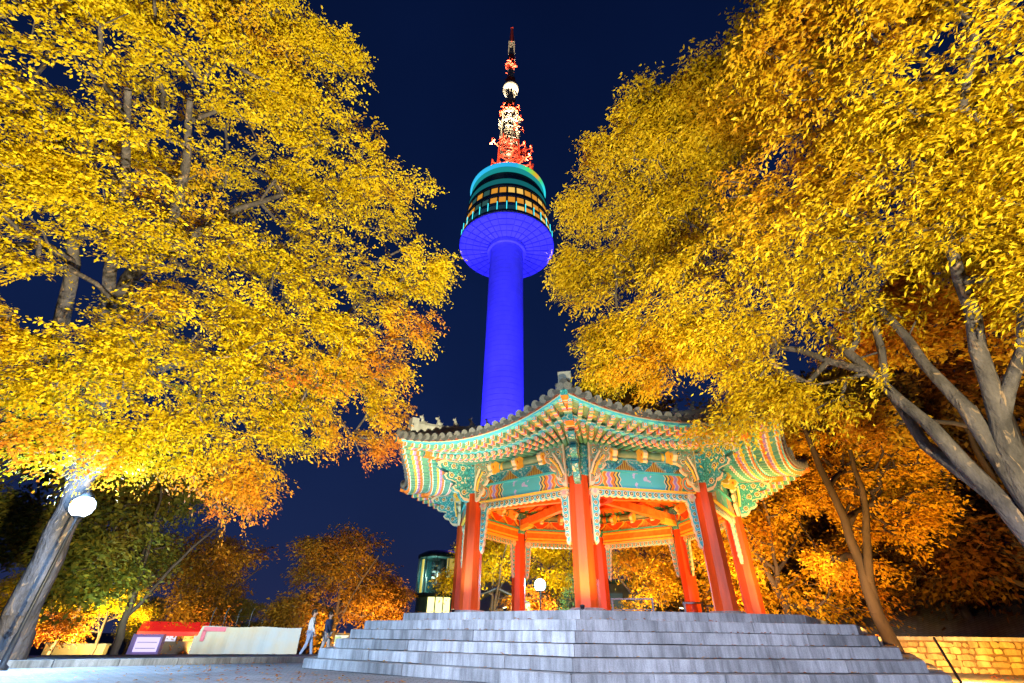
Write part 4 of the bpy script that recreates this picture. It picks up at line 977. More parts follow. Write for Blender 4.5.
# ---- trees further back: three prototypes, copied
def proto_tree(seed, h, rad_, leaf, bark, n, size, lean=.12, forks=3, low=.30):
    rng = np.random.default_rng(seed)
    lx, ly = rng.normal(size=2) * lean * h * .5
    limbs = [[(0, 0, -.2, .035 * h * .55), (lx * .3, ly * .3, h * .2, .028 * h * .55), (lx, ly, h * .42, .02 * h * .55), (lx * 1.5, ly * 1.5, h * .8, .006 * h)]]
    for k in range(forks):
        a = 2 * pi * k / forks + rng.uniform(0, 1); z0 = h * rng.uniform(.18, .38)
        limbs.append([(lx * z0 / h, ly * z0 / h, z0, .017 * h * .6), (rad_ * .35 * cos(a), rad_ * .35 * sin(a), h * .5, .012 * h * .6), (rad_ * .7 * cos(a), rad_ * .7 * sin(a), h * .72, .005 * h)])
    lobes = []
    for k in range(9):
        a = rng.uniform(0, 2 * pi); q = rad_ * rng.uniform(.25, .7); z = h * rng.uniform(low + .12, .85)
        lobes.append((q * cos(a) + lx, q * sin(a) + ly, z, rad_ * rng.uniform(.32, .5), .62))
    lobes.append((lx, ly, h * .8, rad_ * .5, .8))
    pts = lobe_points(lobes, n, rng, seed, -.8, 1.5)
    out = pts * np.array([1, 1, 0]) + rng.normal(size=pts.shape) * .8; out[:, 2] -= .4
    t = bpy.data.objects.new('autumn_tree', None); C.objects.link(t); t.empty_display_size = .2
    wood('trunk', limbs, pts, bark, t, rng, tip=.012, sides=5)
    mesh_quads('crown', spray_leaves(pts, out, rng, size, 5, 8, rad_ * .24, .28, .5), leaf, t)
    return t
m_leafB = leafmat('bronze_autumn_leaf', (.24, .11, .012), (.36, .18, .015), (.46, .25, .02), (.16, .06, .012), .48, .66)
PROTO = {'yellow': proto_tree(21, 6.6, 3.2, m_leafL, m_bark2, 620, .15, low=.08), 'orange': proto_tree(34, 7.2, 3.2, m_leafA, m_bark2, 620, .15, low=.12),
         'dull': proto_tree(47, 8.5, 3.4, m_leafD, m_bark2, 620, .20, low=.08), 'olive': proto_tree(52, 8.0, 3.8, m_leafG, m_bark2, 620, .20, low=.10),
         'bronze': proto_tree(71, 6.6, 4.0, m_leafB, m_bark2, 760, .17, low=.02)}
used = set()
def tree(kind, x, y, sc, rz, label, dz=0, group='trees behind the pavilion and plaza', sz=None):
    p = PROTO[kind]
    o = p if kind not in used else copy_tree(p)
    used.add(kind); o.location = (x, y, ground_z(x, y) + dz); o.rotation_euler = (0, 0, rz); o.scale = (sc, sc, sz or sc)
    return tag(o, label, 'tree', group)
def polar(px, d):      # ground position seen in image column px near the horizon
    v = ray(px, 640); k = d / math.hypot(v.x, v.y); return v.x * k, v.y * k
def trp(kind, px, d, sc, rz, label, **k): x, y = polar(px, d); return tree(kind, x, y, sc, rz, label, **k)
trp('yellow', 492, 25, .95, 0.4, 'bright yellow tree framed by the left columns of the pavilion')
trp('yellow', 566, 29, 1.0, 2.1, 'yellow tree behind the white floodlight, framed by the pavilion columns')
trp('orange', 640, 25, .85, 1.0, 'amber tree seen through the middle right opening of the pavilion')
trp('orange', 735, 24, 1.0, 2.6, 'orange tree rising behind the two right columns')
trp('orange', 800, 21, 1.05, 4.0, 'orange tree just past the right eaves of the pavilion')
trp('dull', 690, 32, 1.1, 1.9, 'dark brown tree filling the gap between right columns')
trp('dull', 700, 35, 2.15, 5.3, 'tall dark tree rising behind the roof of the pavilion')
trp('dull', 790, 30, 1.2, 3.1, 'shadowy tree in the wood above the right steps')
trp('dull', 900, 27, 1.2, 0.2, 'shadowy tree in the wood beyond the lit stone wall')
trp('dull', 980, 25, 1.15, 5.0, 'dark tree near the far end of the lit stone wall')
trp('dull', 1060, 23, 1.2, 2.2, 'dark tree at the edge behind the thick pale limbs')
trp('bronze', 333, 30, .98, 0.9, 'rounded bronze tree standing alone beside the steps')
trp('bronze', 186, 37.5, 1.08, 2.0, 'dark russet tree over the red awning kiosk')
trp('olive', 120, 27, 1.05, 0.5, 'dark olive tree standing between the street lamp and the red awning kiosk')
trp('olive', 20, 28, 1.15, 2.5, 'dark olive tree behind the leaning blue lit trunk')
trp('yellow', 55, 34, .70, 5.2, 'low yellow tree lit from below in front of the glowing wall')
trp('yellow', 18, 36, .62, 1.9, 'low yellow tree lit from below at the far left edge')
trp('yellow', 98, 35, .68, 3.9, 'small yellow tree beside the pink pole')
trp('orange', 382, 33, .56, 0.6, 'little orange tree peeping over the end of the steps')
# dark shrubs along the far edge of the plaza, left, and wood trees on the slope, right
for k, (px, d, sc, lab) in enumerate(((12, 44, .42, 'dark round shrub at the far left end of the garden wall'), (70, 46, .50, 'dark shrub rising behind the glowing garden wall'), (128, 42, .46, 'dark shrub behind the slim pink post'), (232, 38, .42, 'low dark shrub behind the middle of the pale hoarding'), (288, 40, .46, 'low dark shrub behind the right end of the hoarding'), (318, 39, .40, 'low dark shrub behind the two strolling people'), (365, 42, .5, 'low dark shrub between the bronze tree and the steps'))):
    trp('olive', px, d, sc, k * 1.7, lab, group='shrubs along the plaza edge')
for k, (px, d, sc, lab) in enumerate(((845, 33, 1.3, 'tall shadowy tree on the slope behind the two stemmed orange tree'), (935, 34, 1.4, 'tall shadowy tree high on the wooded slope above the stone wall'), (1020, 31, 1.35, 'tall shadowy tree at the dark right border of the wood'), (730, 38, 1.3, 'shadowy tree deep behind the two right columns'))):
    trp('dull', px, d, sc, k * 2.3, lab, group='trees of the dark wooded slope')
# the two stemmed tree leaning beside the steps
BQ = Vector((*polar(893, 16.5), 0)); BQ.z = ground_z(BQ.x, BQ.y)
limbQ = [[(0, 0, -.1, .20)] + px_limb((0, 0, .2, .18), [(890, 640, 16.5, .17), (868, 590, 16.4, .14), (845, 520, 16.3, .11), (820, 468, 16.2, .09), (800, 420, 16, .05)], BQ),
         px_limb(tuple(at(876, 606, 16.45) - BQ) + (.12,), [(868, 560, 16.2, .10), (866, 510, 16.0, .08), (850, 450, 15.8, .05)], BQ)]
lobQ = px_lobes([(880, 520, 19.2, 40), (905, 565, 18.8, 24), (850, 480, 19.4, 38), (920, 505, 19, 24), (835, 555, 18.8, 22), (895, 455, 19.4, 34), (800, 500, 19.4, 22), (815, 430, 19.4, 30)], BQ)
big_tree('maple_tree', 'orange tree with two dark stems leaning out beside the right end of the steps', BQ, limbQ, lobQ, 1000, m_leafA, m_bark3, 23, .115, 5, 11, .66, .14, .5, None, .1, 1.5)
# a conical evergreen behind the pavilion, lit by the white floodlight
rng = np.random.default_rng(61); x, y = polar(578, 25); t = thing('conifer_tree', 'conical dark evergreen beside the white floodlight, seen through the pavilion', 'tree', (x, y, 0))
zz = np.abs(rng.normal(size=260)) ; zz = .5 + 3.0 * (1 - np.sqrt(rng.random(260))); aa = rng.uniform(0, 6.28, 260); q = (3.7 - zz) * .36 * rng.uniform(.5, 1, 260)
pts = np.stack([q * np.cos(aa), q * np.sin(aa), zz], 1)
wood('trunk', [[(0, 0, -.1, .10), (0, 0, 1.8, .06), (0, 0, 3.5, .02)]], pts, m_bark2, t, rng)
mesh_quads('crown', spray_leaves(pts, pts * np.array([1, 1, 0]) + rng.normal(size=pts.shape) * .15, rng, .10, 5, 8, .42, .25, .3), leafmat('evergreen_needle', (.02, .06, .04), (.03, .09, .06), (.05, .13, .08), (.03, .07, .05)), t)
# woodland undergrowth on the dark slope, and fallen leaves
rng = np.random.default_rng(77); n = 3000
px = rng.uniform(640, 1250, n); dd = rng.uniform(27, 48, n); pos = []
for a, d in zip(px, dd):
    x, y = polar(a, d); pos.append((x, y, ground_z(x, y) + rng.uniform(.1, 2.2) + (rng.uniform(0, 7) if rng.random() < .6 else 0)))
pos = np.array(pos); o = mesh_quads('woodland', spray_leaves(pos, rng.normal(size=pos.shape), rng, .17, 4, 10, 1.1, .3, .5), m_leafD, None); tag(o, kind='stuff')
V = []
def fallen(x, y, z, s):
    a = rng.uniform(0, 6.28); d = np.array([cos(a), sin(a), rng.normal() * .12]); w = np.array([-sin(a), cos(a), rng.normal() * .15]) * .5; p = np.array([x, y, z + .008])
    V.extend([p, p + d * s * .45 + w * s * .5 + [0, 0, .01], p + d * s + [0, 0, .012 * rng.random()], p + d * s * .45 - w * s * .5 + [0, 0, .01]])
for k in range(1500):
    a = rng.uniform(-3.4, .5); r = 8.2 + abs(rng.normal()) * 1.8; fallen(PC.x + r * cos(a), PC.y + r * sin(a), 0.002, rng.uniform(.05, .09))
for k in range(900):
    rho, z0, z1 = TREADS[rng.integers(0, 6)]; i = rng.integers(0, 8); h = rho * S8 * .95; v = Matrix.Rotation(side_rot(int(i)), 3, 'Z') @ Vector((rng.uniform(-h, h), -(rho * C8 - rng.uniform(.03, .24)), 0))
    fallen(PC.x + v.x, PC.y + v.y, z1 + .004, rng.uniform(.05, .085))
tag(mesh_quads('fallen_leaves', np.array(V), m_leafO, None), kind='stuff')

# ================================================================== STREET LAMP AND FLOODLIGHT
lp = at(4, 662, 13.0); lz = at(72, 505, 13.0).z
t = thing('street_lamp', 'slim dark street lamp with a glaring bluish white globe beside the left tree', 'street lamp', (lp.x, lp.y, 0))
b = MB(); b.lathe([(.10, 0), (.10, .05), (.05, .09), (.045, .5), (.03, .55), (.026, lz - .26), (.05, lz - .24), (.09, lz - .19)], 14, 0); b.build('pole', m_black, t)
b = MB(); b.ball((0, 0, lz), .21, 0, 20); b.build('globe', emis('lamp_globe', (.62, .80, 1), 7), t)
b = MB(); b.lathe([(.13, lz + .17), (.10, lz + .24), (.02, lz + .30)], 14, 0); b.build('lamp_cap', m_black, t)
light('street_lamp_light', 'POINT', (lp.x + .1, lp.y - .34, lz + .05), None, 750, (.30, .60, 1), .06)
light('street_lamp_down', 'SPOT', (lp.x, lp.y, lz - .3), (lp.x + 2.2, lp.y - 1.2, 0), 2600, (.45, .68, 1), .1, 140, .6)
fp = at(540, 585, 22)
t = thing('floodlight', 'round floodlight glaring white on a thin stand behind the pavilion', 'floodlight', (fp.x, fp.y, 0))
b = MB(); b.tube([(0, 0, 0), (0, 0, fp.z - .2)], .03, 8); b.lathe([(.3, 0), (.3, .03), (.05, .06)], 12); b.tube([(-.22, 0, fp.z), (-.22, 0, fp.z - .22), (.22, 0, fp.z - .22), (.22, 0, fp.z)], .018, 6); b.build('stand', m_black, t)
b = MB(); b.tube([(0, .16, fp.z), (0, .02, fp.z)], [.12, .26], 16, 0, True); b.build('housing', m_black, t)
b = MB(); b.tube([(0, .018, fp.z), (0, 0, fp.z)], [.24, .23], 16, 0, True); b.build('lens', emis('floodlight_lens', (.75, .95, 1), 9), t)
light('floodlight_beam', 'SPOT', (fp.x, fp.y - .05, fp.z), (fp.x + .5, fp.y - 8, 1.2), 260, (.45, .85, 1), .15, 150, .8)
light('floodlight_spill', 'POINT', (fp.x + .5, fp.y - .3, fp.z + .2), None, 500, (.22, .75, 1), .1)
# unseen lamps added to light background trees and walls, mostly amber and yellow
def garden(px, d, z, pw, colr, tgt=(0, 0, 6), ang=120):
    x, y = polar(px, d); g = ground_z(x, y); light('unseen_lamp', 'SPOT', (x, y, g + z), (x + tgt[0], y + tgt[1], g + z + tgt[2]), pw, colr, .08, ang, .6)
YW = (1, .72, .22); OW = (1, .50, .12)
garden(500, 20.6, 1.25, 1900, YW, (-.4, 4, 2.4)); garden(560, 23.5, 1.0, 2600, YW, (0, 5, 2.6)); garden(655, 20.6, 1.25, 1900, (1, .58, .16), (0, 4, 2.2)); garden(745, 19.2, 1.25, 1700, (1, .52, .12), (.2, 4, 2.4)); garden(800, 16.4, 1.25, 1250, (1, .56, .14), (1.4, 4, 2.8))
garden(838, 13.9, 1.25, 950, (1, .58, .16), (1.6, 3.2, 2.6), 110); garden(960, 12.6, .15, 3000, (1, .46, .06), (1.2, 2.0, .9), 120); garden(1010, 11.5, .15, 240, OW, (1.5, 2.4, 5), 110)
garden(75, 32.5, .2, 4200, YW, (0, 3, 2.4)); garden(25, 33, .2, 2600, YW, (0, 3, 2.4)); garden(196, 33, .2, 1500, (1, .42, .08), (0, 3, 3.4)); garden(380, 29.0, .3, 2600, OW, (-.8, 3, 2.6)); garden(326, 26.5, .1, 1900, (1, .55, .14), (0, 3, 3)); garden(100, 23.5, .2, 900, (.70, .95, .65), (0, 3, 4.5))

# ================================================================== STONE WALL ON THE RIGHT
m_wall = granite('rubble_stone', (.46, .31, .13)); m_mortar = mat('ochre_mortar', (.14, .09, .04), .9, .3, 10); W0, W1 = Vector((9.0, 13.9, 0)), Vector((15.5, 9.2, 0))
wv = W1 - W0; wa = math.atan2(wv.y, wv.x); wl_ = wv.length; rb = random.Random(31)
t = thing('stone_wall', 'low amber lit rubble stone wall with flat coping beside the steps', 'wall', W0, wa)
b = MB(); b.box((wl_ / 2, .22, .32), (wl_, .34, .64), 1); z = 0
for c in range(5):
    h = .124; x = 0
    while x < wl_:
        L = rb.uniform(.10, .34); hh = h - .004 + rb.uniform(-.03, .012); pr = rb.uniform(.0, .05)
        vs = []
        for dx, dz in ((.02, .0), (L - .03, .006), (L - .006, .04), (L - .012, hh - .025), (L * .6, hh), (.02, hh - .008), (.004, hh * .5)):
            vs.append((x + dx + rb.uniform(-.016, .016), dz + rb.uniform(-.014, .014)))
        n = len(vs); cx = sum(v[0] for v in vs) / n; cz = sum(v[1] for v in vs) / n
        A = [(p, .06, z + q) for p, q in vs]; Bq = [(cx + (p - cx) * .97, -pr, z + cz + (q - cz) * .94) for p, q in vs]
        b.add(A + Bq, [(i, (i + 1) % n, n + (i + 1) % n, n + i) for i in range(n)] + [tuple(range(n, 2 * n))], 0); x += L
    z += h
b.build('masonry', [m_wall, m_mortar], t)
b = MB(); x = 0
while x < wl_:
    L = rb.uniform(.7, 1.1); b.box((x + L / 2, .20, .665), (L - .012, .50, .075 + rb.uniform(-.006, .006)), 0, Matrix.Rotation(rb.uniform(-.008, .008), 3, 'Y')); x += L
b.build('coping', granite('coping_stone', (.30, .27, .23)), t)
q0 = at(962, 684, 12.0); q1 = at(934, 638, 12.9)
t = thing('leaning_pole', 'thin dark pole leaning against the amber lit stone wall', 'pole', (q0.x, q0.y, 0))
b = MB(); b.tube([(0, 0, 0), (q1.x - q0.x, q1.y - q0.y, q1.z)], .022, 8); b.build('pole', m_black, t)

# ================================================================== BEHIND THE PAVILION
def rail(pxa, pxb, d, ytop, label, mid=True):
    pa, pb = at(pxa, ytop, d), at(pxb, ytop, d); v = pb - pa; L = math.hypot(v.x, v.y); h = (pa.z + pb.z) / 2 - 1.02
    t = thing('metal_railing', label, 'railing', (pa.x, pa.y, 1.02), math.atan2(v.y, v.x), 'railings on the terrace')
    for x in (0, L):
        b = MB(); b.box((x, 0, h / 2 - .02), (.06, .06, h - .03)); b.build('post', m_steel, t)
    b = MB(); b.box((L / 2, 0, h), (L + .08, .07, .05)); b.build('top_bar', m_steel, t)
    if mid: b = MB(); b.box((L / 2, 0, h * .55), (L - .06, .03, .03)); b.build('lower_bar', m_steel, t)
m_steel = mat('grey_steel', (.07, .075, .09), .4, .15, 8, metal=.7)
rail(612, 652, 19.2, 599, 'grey metal railing between the central rear columns of the pavilion')
rail(684, 702, 18.4, 603, 'short metal railing before the rear right column of the pavilion', False)
rail(707, 718, 18.0, 606, 'tiny metal railing beside the two right columns', False)
# market stall with a dark canopy
sp = at(497, 603, 26); t = thing('market_stall', 'dark gabled canopy stall behind the left columns of the pavilion', 'stall', (sp.x, sp.y, 0))
for sx_ in (-1.4, 1.4):
    for sy in (-1, 1): b = MB(); b.tube([(sx_, sy, 0), (sx_, sy, 1.95)], .035, 6); b.build('post', m_steel, t)
b = MB(); pf = [(-1.6, 1.92), (0, 2.55), (1.6, 1.92), (1.6, 1.86), (0, 2.48), (-1.6, 1.86)]
b.plate(pf, lambda a, z, w: Vector((a, w, z)), 2.3); b.build('canopy', mat('dark_blue_canvas', (.05, .07, .13), .8, .2, 4), t)
b = MB(); b.box((0, -.8, .95), (2.4, .7, .06)); b.box((0, -1.12, .5), (2.3, .04, .9), 0); b.build('counter', mat('worn_wood', (.20, .12, .06), .7, .3, 6, stretch=(1, 1, 6)), t)
b = MB(); b.box((1.15, -1.0, 1.75), (.9, .06, .28)); b.build('sign_light', emis('warm_sign_light', (1, .66, .3), 2.2), t)
# low grey building
lb = Vector((*polar(655, 40), 0)); t = thing('low_building', 'long low grey building in shadow beyond the pavilion', 'building', (lb.x, lb.y, 0), rad(-14))
m_gw = mat('grey_cladding', (.20, .22, .24), .7, .15, 1.5)
b = MB(); b.box((0, 0, 1.9), (16, 5, 3.8)); b.build('wall', m_gw, t)
b = MB(); b.box((0, 0, 3.9), (16.6, 5.6, .22)); b.build('roof', m_dteal, t)
for k in range(10):
    b = MB(); b.box((-7.2 + k * 1.6, -2.53, 2.4), (1.2, .06, 1.7), 1); b.box((-7.2 + k * 1.6, -2.545, 2.4), (1.1, .06, 1.6), 0); b.build('window', [emis('dim_teal_window', (.05, .14, .15), .35), m_steel], t)
# round glass lift tower
gc = at(438, 590, 52); R_ = 22 / FPX * (gc - EYE).dot(_f); zt, zb = at(438, 556, 52).z, at(438, 598, 52).z
t = thing('glass_pavilion', 'round teal glass kiosk tower with yellow lit panels behind the steps', 'building', (gc.x, gc.y, 0))
m_glass, n, l, p = newmat('teal_glass'); p.inputs['Base Color'].default_value = (.05, .22, .22, 1); p.inputs['Roughness'].default_value = .12; p.inputs['Alpha'].default_value = .4
b = MB(); b.lathe([(R_, zb + .3), (R_, zt - .3)], 28, 0, cap=False); b.build('glazing', m_glass, t, recalc=False)
b = MB(); b.lathe([(R_ * .93, zt - .3), (R_ * 1.04, zt - .3), (R_ * 1.04, zt), (R_ * .7, zt + .35), (.05, zt + .4)], 28, 0); b.lathe([(R_ * .5, zb), (R_ * 1.06, zb), (R_ * 1.06, zb + .3), (R_ * .5, zb + .3)], 28, 0); b.build('cap_ring', mat('dark_teal_metal', (.03, .07, .08), .4, .2, 3, metal=.5), t)
for k in range(12):
    a = 2 * pi * k / 12; b = MB(); b.box((R_ * cos(a), R_ * sin(a), (zt + zb) / 2), (.09, .07, zt - zb - .5), 0, Matrix.Rotation(a, 3, 'Z')); b.build('mullion', m_steel, t)
b = MB(); b.lathe([(R_ * .28, 0), (R_ * .28, zt - .2)], 12); 
for k in range(7): b.box((-.3, -R_ * .34, zb + .6 + k * .55), (.7, .25, .16))
b.build('core', m_black, t); light('glass_pavilion_lamp', 'POINT', (gc.x - R_ * .2, gc.y - R_ * .55, (zt + zb) / 2), None, 900, (.6, 1, .75), .3)
for a0, a1, hi, mm_ in ((196, 214, .94, 0), (300, 336, .95, 1), (222, 236, .5, 2)):
    b = MB(); z0, z1 = zb + .4, zb + (zt - zb) * hi - .2; vs = []
    for k in range(5):
        a = rad(a0 + (a1 - a0) * k / 4)
        for r in (R_ * .84, R_ * .80): vs += [(r * cos(a), r * sin(a), z0), (r * cos(a), r * sin(a), z1)]
    fs = []
    for k in range(4):
        i = k * 4; fs += [(i, i + 4, i + 5, i + 1), (i + 2, i + 3, i + 7, i + 6), (i + 1, i + 5, i + 7, i + 3), (i, i + 2, i + 6, i + 4)]
    b.add(vs, fs + [(0, 1, 3, 2), (16, 18, 19, 17)]); b.build('lit_panel', [emis('yellow_lit_panel', (.9, .72, .10), 1.3), emis('gold_lit_panel', (.8, .56, .10), 1.0), emis('teal_lit_panel', (.15, .45, .42), .7)][mm_], t)
b = MB(); b.lathe([(R_ * .93, 0), (R_ * .93, zb)], 28, 0, cap=False); b.build('base_wall', mat('teal_base_wall', (.05, .12, .12), .5, .2, 2), t)
for a in (262, 283, 304):
    b = MB(); a = rad(a); b.box((R_ * .95 * cos(a), R_ * .95 * sin(a), zb - 1.0), (.1, .62, 1.9), 0, Matrix.Rotation(a, 3, 'Z')); b.build('window', emis('bright_yellow_window', (1, .85, .30), 2.6), t)

# ================================================================== LEFT SIDE: HOARDING, KIOSK, PEOPLE
def gp(px, d): x, y = polar(px, d); return Vector((x, y, ground_z(x, y)))
h0, h1 = gp(193, 27), gp(299, 25.5); v = h1 - h0; L = math.hypot(v.x, v.y); hz = at(250, 627, 26).z - h0.z
t = thing('hoarding', 'pale painted canvas hoarding along the edge of the plaza', 'hoarding', (h0.x, h0.y, h0.z), math.atan2(v.y, v.x))
m_canvas = mat('pale_canvas', (.66, .56, .36), .8, .1, .55, .6, 5, col2=(.50, .60, .64))
b = MB(); nseg = 40; vs = []
for i in range(nseg + 1):
    x = L * i / nseg; wob = .015 * sin(i * 1.3) + .02 * sin(i * .37); tp = hz + .02 * sin(i * .31) - (.35 if i < 2 else 0)
    vs += [(x, wob, .02), (x, wob - .02, tp * .5), (x, wob * .3, tp), (x, wob * .3 + .06, tp), (x, wob + .06, .02)]
b.add(vs, [(i * 5 + j, i * 5 + (j + 1) % 5, (i + 1) * 5 + (j + 1) % 5, (i + 1) * 5 + j) for i in range(nseg) for j in range(5)], 0, None, False)
b.add(vs[:5], [tuple(range(5))]); b.add(vs[-5:], [tuple(range(5))]); b.build('canvas', m_canvas, t)
b = MB(); b.box((.80, -.10, hz - .10), (.9, .05, .16)); b.box((.40, -.10, hz - .34), (.14, .05, .4)); b.build('pink_banner', mat('pink_banner', (.72, .20, .30), .7, .15, 3), t)
for i in range(6): b = MB(); b.tube([(L * (i + .5) / 6, .14, 0), (L * (i + .5) / 6, .14, hz - .05)], .03, 6); b.build('stay', m_steel, t)
f0, f1 = gp(205, 30), gp(296, 29); v = f1 - f0; L = math.hypot(v.x, v.y); hz = at(250, 612, 29.5).z - f0.z
t = thing('wire_fence', 'row of slim fence posts rising behind the pale hoarding', 'fence', f0, math.atan2(v.y, v.x))
for i in range(8): b = MB(); b.tube([(L * i / 7, 0, 0), (L * i / 7, 0, hz), (L * i / 7 + .08, 0, hz + .16)], .03, 6); b.build('post', m_steel, t)
b = MB()
for z in (.3, .6, .9): b.tube([(0, 0, hz * z), (L, 0, hz * z)], .008, 4)
b.build('wire', m_steel, t)
kb = gp(172, 34); t = thing('kiosk', 'small kiosk with a glowing red awning and lit counter', 'kiosk', kb, rad(26)); ky = at(165, 622, 34).z - kb.z
b = MB(); b.box((0, .9, ky / 2), (3.0, 1.8, ky)); b.build('body', mat('dark_kiosk_wall', (.07, .06, .07), .6, .2, 3), t)
b = MB(); pf = [(-.02, ky + .02), (-.75, ky - .42), (-.75, ky - .62), (-.70, ky - .62), (0, ky - .12)]
b.plate(pf, lambda a, z, w: Vector((w, a, z)), 3.1); b.build('awning', emis('red_glow_awning', (1, .015, .02), .55, (.5, .02, .02)), t)  # light on the awning put into its material as emission
for x, w, h, m_ in ((.95, .9, .8, emis('yellow_menu_light', (1, .62, .10), 1.5)), (-.1, .5, .95, emis('white_menu_light', (.75, .78, 1), 1.1)), (-.95, .35, .9, emis('peach_menu_light', (1, .5, .3), .9))):
    b = MB(); b.box((x, -.03, 1.05), (w, .05, h)); b.build('menu_board', m_, t)
b = MB(); b.box((.3, -.28, .42), (2.2, .5, .8)); b.build('counter', mat('dark_counter', (.05, .05, .06), .5, .2, 3), t)
vb = gp(147, 31.5); vt = at(147, 634, 31.5).z - vb.z
t = thing('vending_machine', 'lilac white lit vending machine with violet side beside the red awning', 'vending machine', vb, rad(24))
b = MB(); b.box((0, .4, vt / 2), (1.25, .8, vt)); b.build('cabinet', mat('violet_cabinet', (.32, .24, .62), .4, .1, 2), t)
b = MB(); b.box((.05, -.01, vt / 2 + .1), (.95, .03, vt - .45)); b.build('lit_front', emis('lilac_lit_front', (.72, .62, 1), 1.25), t)
b = MB(); b.box((.05, -.02, .14), (.95, .05, .14)); b.build('delivery_slot', emis('pink_slot_light', (1, .35, .4), .8), t)
for z in (.45, .68): b = MB(); b.box((.05, -.03, vt * z), (.8, .02, .025)); b.build('shelf', mat('grey_shelf', (.3, .26, .4), .5), t)
pp = gp(116, 29); pz = at(128, 622, 29).z - pp.z
t = thing('slim_post', 'slim pink lit post left of the vending machine', 'post', pp); b = MB(); b.lathe([(.09, 0), (.07, .1), (.06, pz), (.0, pz + .05)], 10); b.build('shaft', mat('pink_light_post', (.5, .3, .5), .5), t)  # pink light on the post put into its base colour
y0, y1 = gp(48, 40), gp(108, 38); v = y1 - y0; L = math.hypot(v.x, v.y); hz = at(80, 645, 39).z - y0.z
t = thing('garden_wall', 'cream garden wall glowing yellow behind small trees', 'wall', y0, math.atan2(v.y, v.x))
b = MB(); b.box((L / 2, .15, hz / 2), (L, .3, hz)); b.build('wall', mat('cream_render', (.60, .50, .30), .8, .15, 2), t)
b = MB(); b.box((L / 2, .15, hz + .04), (L + .1, .4, .08)); b.build('coping', m_granite, t)
sb = gp(340, 30); t = thing('poster_stand', 'bright green and white lit poster stand at the foot of the steps', 'sign', sb, rad(12)); sz = at(340, 633, 30).z - sb.z
b = MB(); b.box((0, .05, sz / 2), (.9, .1, sz)); b.build('case', m_black, t)
b = MB(); b.box((0, -.01, sz * .6), (.8, .03, sz * .62), 0)
for x, z, w, h, m_ in ((-.15, .75, .4, .25, 1), (.2, .5, .3, .3, 2), (-.2, .42, .3, .2, 3)): b.box((x, -.03, sz * z), (w, .02, h), m_)
b.build('poster', [emis('poster_white', (.75, .95, .85), .9), emis('poster_green', (.1, .6, .3), .9), emis('poster_yellow', (.9, .7, .2), .9), emis('poster_red', (.8, .2, .15), .9)], t)
light('hoarding_light', 'SPOT', at(235, 600, 18), at(245, 645, 26), 3200, (.85, .92, 1), .15, 80, .8)

# people
def skin_mesh(name, verts, edges, radii, m, parent, root=0, sub=1):
    me = bpy.data.meshes.new(name); me.from_pydata([tuple(v) for v in verts], edges, []); o = bpy.data.objects.new(name, me); C.objects.link(o)
    md = o.modifiers.new('Skin', 'SKIN'); sv = me.skin_vertices[0].data
    for i, r in enumerate(radii): sv[i].radius = (r, r) if not isinstance(r, tuple) else r; sv[i].use_root = (i == root)
    md.use_smooth_shade = True; s_ = o.modifiers.new('Sub', 'SUBSURF'); s_.levels = sub; s_.render_levels = sub
    dg = bpy.context.evaluated_depsgraph_get(); dg.update(); nm = bpy.data.meshes.new_from_object(o.evaluated_get(dg)); o.modifiers.clear(); o.data = nm; bpy.data.meshes.remove(me)
    nm.name = name; nm.materials.clear(); nm.materials.append(m); nm.polygons.foreach_set('use_smooth', [True] * len(nm.polygons)); o.parent = parent; return o
m_skin = mat('skin', (.50, .32, .23), .55, .08, 12)
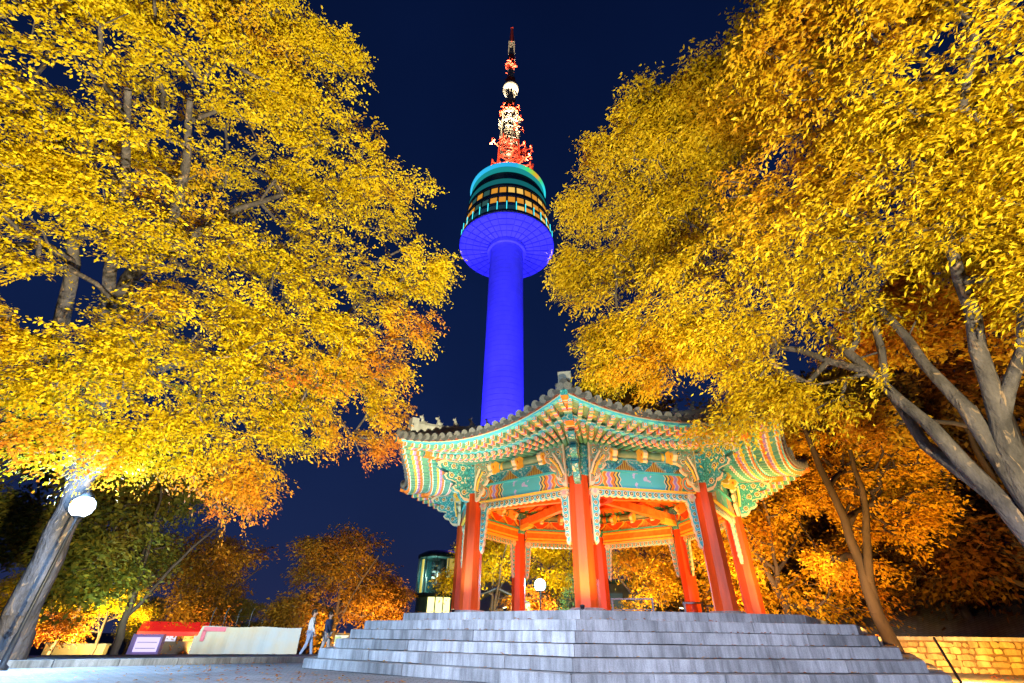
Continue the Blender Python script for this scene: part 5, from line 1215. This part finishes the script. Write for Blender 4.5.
def person(px, d, rz, label, top, legs, hair, stride, group='people strolling by the hoarding'):
    g = gp(px, d); t = thing('person', label, 'person', (g.x, g.y, g.z + .0), rz, group); s = stride
    J = dict(pel=(0, 0, .92), spine=(0, .01, 1.12), chest=(0, 0, 1.32), neck=(0, -.01, 1.48), head0=(0, -.02, 1.56), head1=(0, -.02, 1.68),
             hL=(.09, 0, .88), kL=(.10, -.10 * s - .03, .49), aL=(.10, -.24 * s, .09), tL=(.10, -.24 * s - .17, .045), hR=(-.09, 0, .88), kR=(-.10, .06 * s, .50), aR=(-.10, .30 * s, .12), tR=(-.10, .30 * s - .16, .04),
             sL=(.17, 0, 1.40), eL=(.22, .12 * s, 1.13), wL=(.23, .05 * s, .89), pL=(.23, .02 * s, .80), sR=(-.17, 0, 1.40), eR=(-.22, -.08 * s, 1.13), wR=(-.23, -.24 * s, .93), pR=(-.23, -.29 * s, .85))
    K = list(J); I = {k: i for i, k in enumerate(K)}
    R = dict(pel=.13, spine=.115, chest=.14, neck=.055, head0=.085, head1=.09, hL=.09, kL=.058, aL=.042, tL=.035, hR=.09, kR=.058, aR=.042, tR=.035, sL=.06, eL=.043, wL=.03, pL=.035, sR=.06, eR=.043, wR=.03, pR=.035)
    E_ = [('pel', 'spine'), ('spine', 'chest'), ('chest', 'neck'), ('neck', 'head0'), ('head0', 'head1'), ('pel', 'hL'), ('hL', 'kL'), ('kL', 'aL'), ('aL', 'tL'), ('pel', 'hR'), ('hR', 'kR'), ('kR', 'aR'), ('aR', 'tR'), ('chest', 'sL'), ('sL', 'eL'), ('eL', 'wL'), ('wL', 'pL'), ('chest', 'sR'), ('sR', 'eR'), ('eR', 'wR'), ('wR', 'pR')]
    body = skin_mesh('body', [J[k] for k in K], [(I[a], I[c]) for a, c in E_], [R[k] for k in K], m_skin, t)
    # fingers, nose and ears joined into the body mesh
    b = MB()
    for sd, w in ((1, 'pL'), (-1, 'pR')):
        p = Vector(J[w])
        for j, ln in enumerate((.065, .075, .07, .055)): q = p + Vector((0, -.03 + j * .02, -.02)); b.tube([q, q + Vector((-.005 * sd, -.004, -ln * .6)), q + Vector((-.022 * sd, -.006, -ln))], [.010, .009, .007], 6)
        b.tube([p + Vector((0, -.03, 0)), p + Vector((-.01 * sd, -.06, -.03)), p + Vector((-.02 * sd, -.065, -.055))], [.012, .011, .008], 6)
    b.tube([(0, -.105, 1.645), (0, -.135, 1.615), (0, -.105, 1.605)], [.012, .018, .012], 6)
    for sd in (-1, 1): b.ball((.088 * sd, -.01, 1.63), .028, 0, 8, (.5, .8, 1.2)); b.ball((.032 * sd, -.102, 1.655), .011, 0, 6)
    fo = b.build('fingers', m_skin, t); bm = bmesh.new(); bm.from_mesh(body.data); bm.from_mesh(fo.data); bm.to_mesh(body.data); bm.free(); bpy.data.objects.remove(fo)
    ju = ['pel', 'spine', 'chest', 'neck', 'sL', 'eL', 'wL', 'sR', 'eR', 'wR']; ix = {k: i for i, k in enumerate(ju)}; J2 = dict(J); J2['neck'] = (0, 0, 1.46); J2['pel'] = (0, 0, .86)
    skin_mesh('jacket', [J2[k] for k in ju], [(ix[a], ix[c]) for a, c in E_ if a in ix and c in ix], [dict(pel=.165, spine=.15, chest=.165, neck=.085, sL=.078, eL=.062, wL=.046, sR=.078, eR=.062, wR=.046)[k] for k in ju], top, t)
    jl = ['pel', 'hL', 'kL', 'aL', 'hR', 'kR', 'aR']; ix = {k: i for i, k in enumerate(jl)}
    skin_mesh('trousers', [J[k] for k in jl], [(ix[a], ix[c]) for a, c in E_ if a in ix and c in ix], [dict(pel=.135, hL=.105, kL=.075, aL=.058, hR=.105, kR=.075, aR=.058)[k] for k in jl], legs, t)
    for w in ('L', 'R'):
        a, q = Vector(J['a' + w]), Vector(J['t' + w]); b = MB(); b.tube([a + Vector((0, .06, -.04)), a + Vector((0, -.02, -.03)), q, q + Vector((0, -.07, -.005))], [.045, .055, .048, .028], 10); b.build('shoe', m_black, t)
    b = MB(); b.ball((0, .005, 1.70), .108, 0, 12, (.95, 1.02, .92)); b.ball((0, .05, 1.62), .09, 0, 10, (1, .8, 1.1)); b.build('hair', hair, t)
m_hair = mat('black_hair', (.02, .016, .014), .5, .2, 20)
person(309, 24.5, rad(100), 'person in pale grey jacket and light blue jeans walking past the hoarding', mat('pale_grey_jacket', (.50, .53, .56), .8, .12, 6), mat('light_jeans', (.24, .32, .50), .8, .15, 8), m_hair, .8)
person(326, 25.5, rad(75), 'person in dark navy jacket and pale trousers walking by the steps', mat('navy_jacket', (.03, .05, .13), .8, .15, 6), mat('pale_trousers', (.45, .45, .48), .8, .12, 8), m_hair, .65)
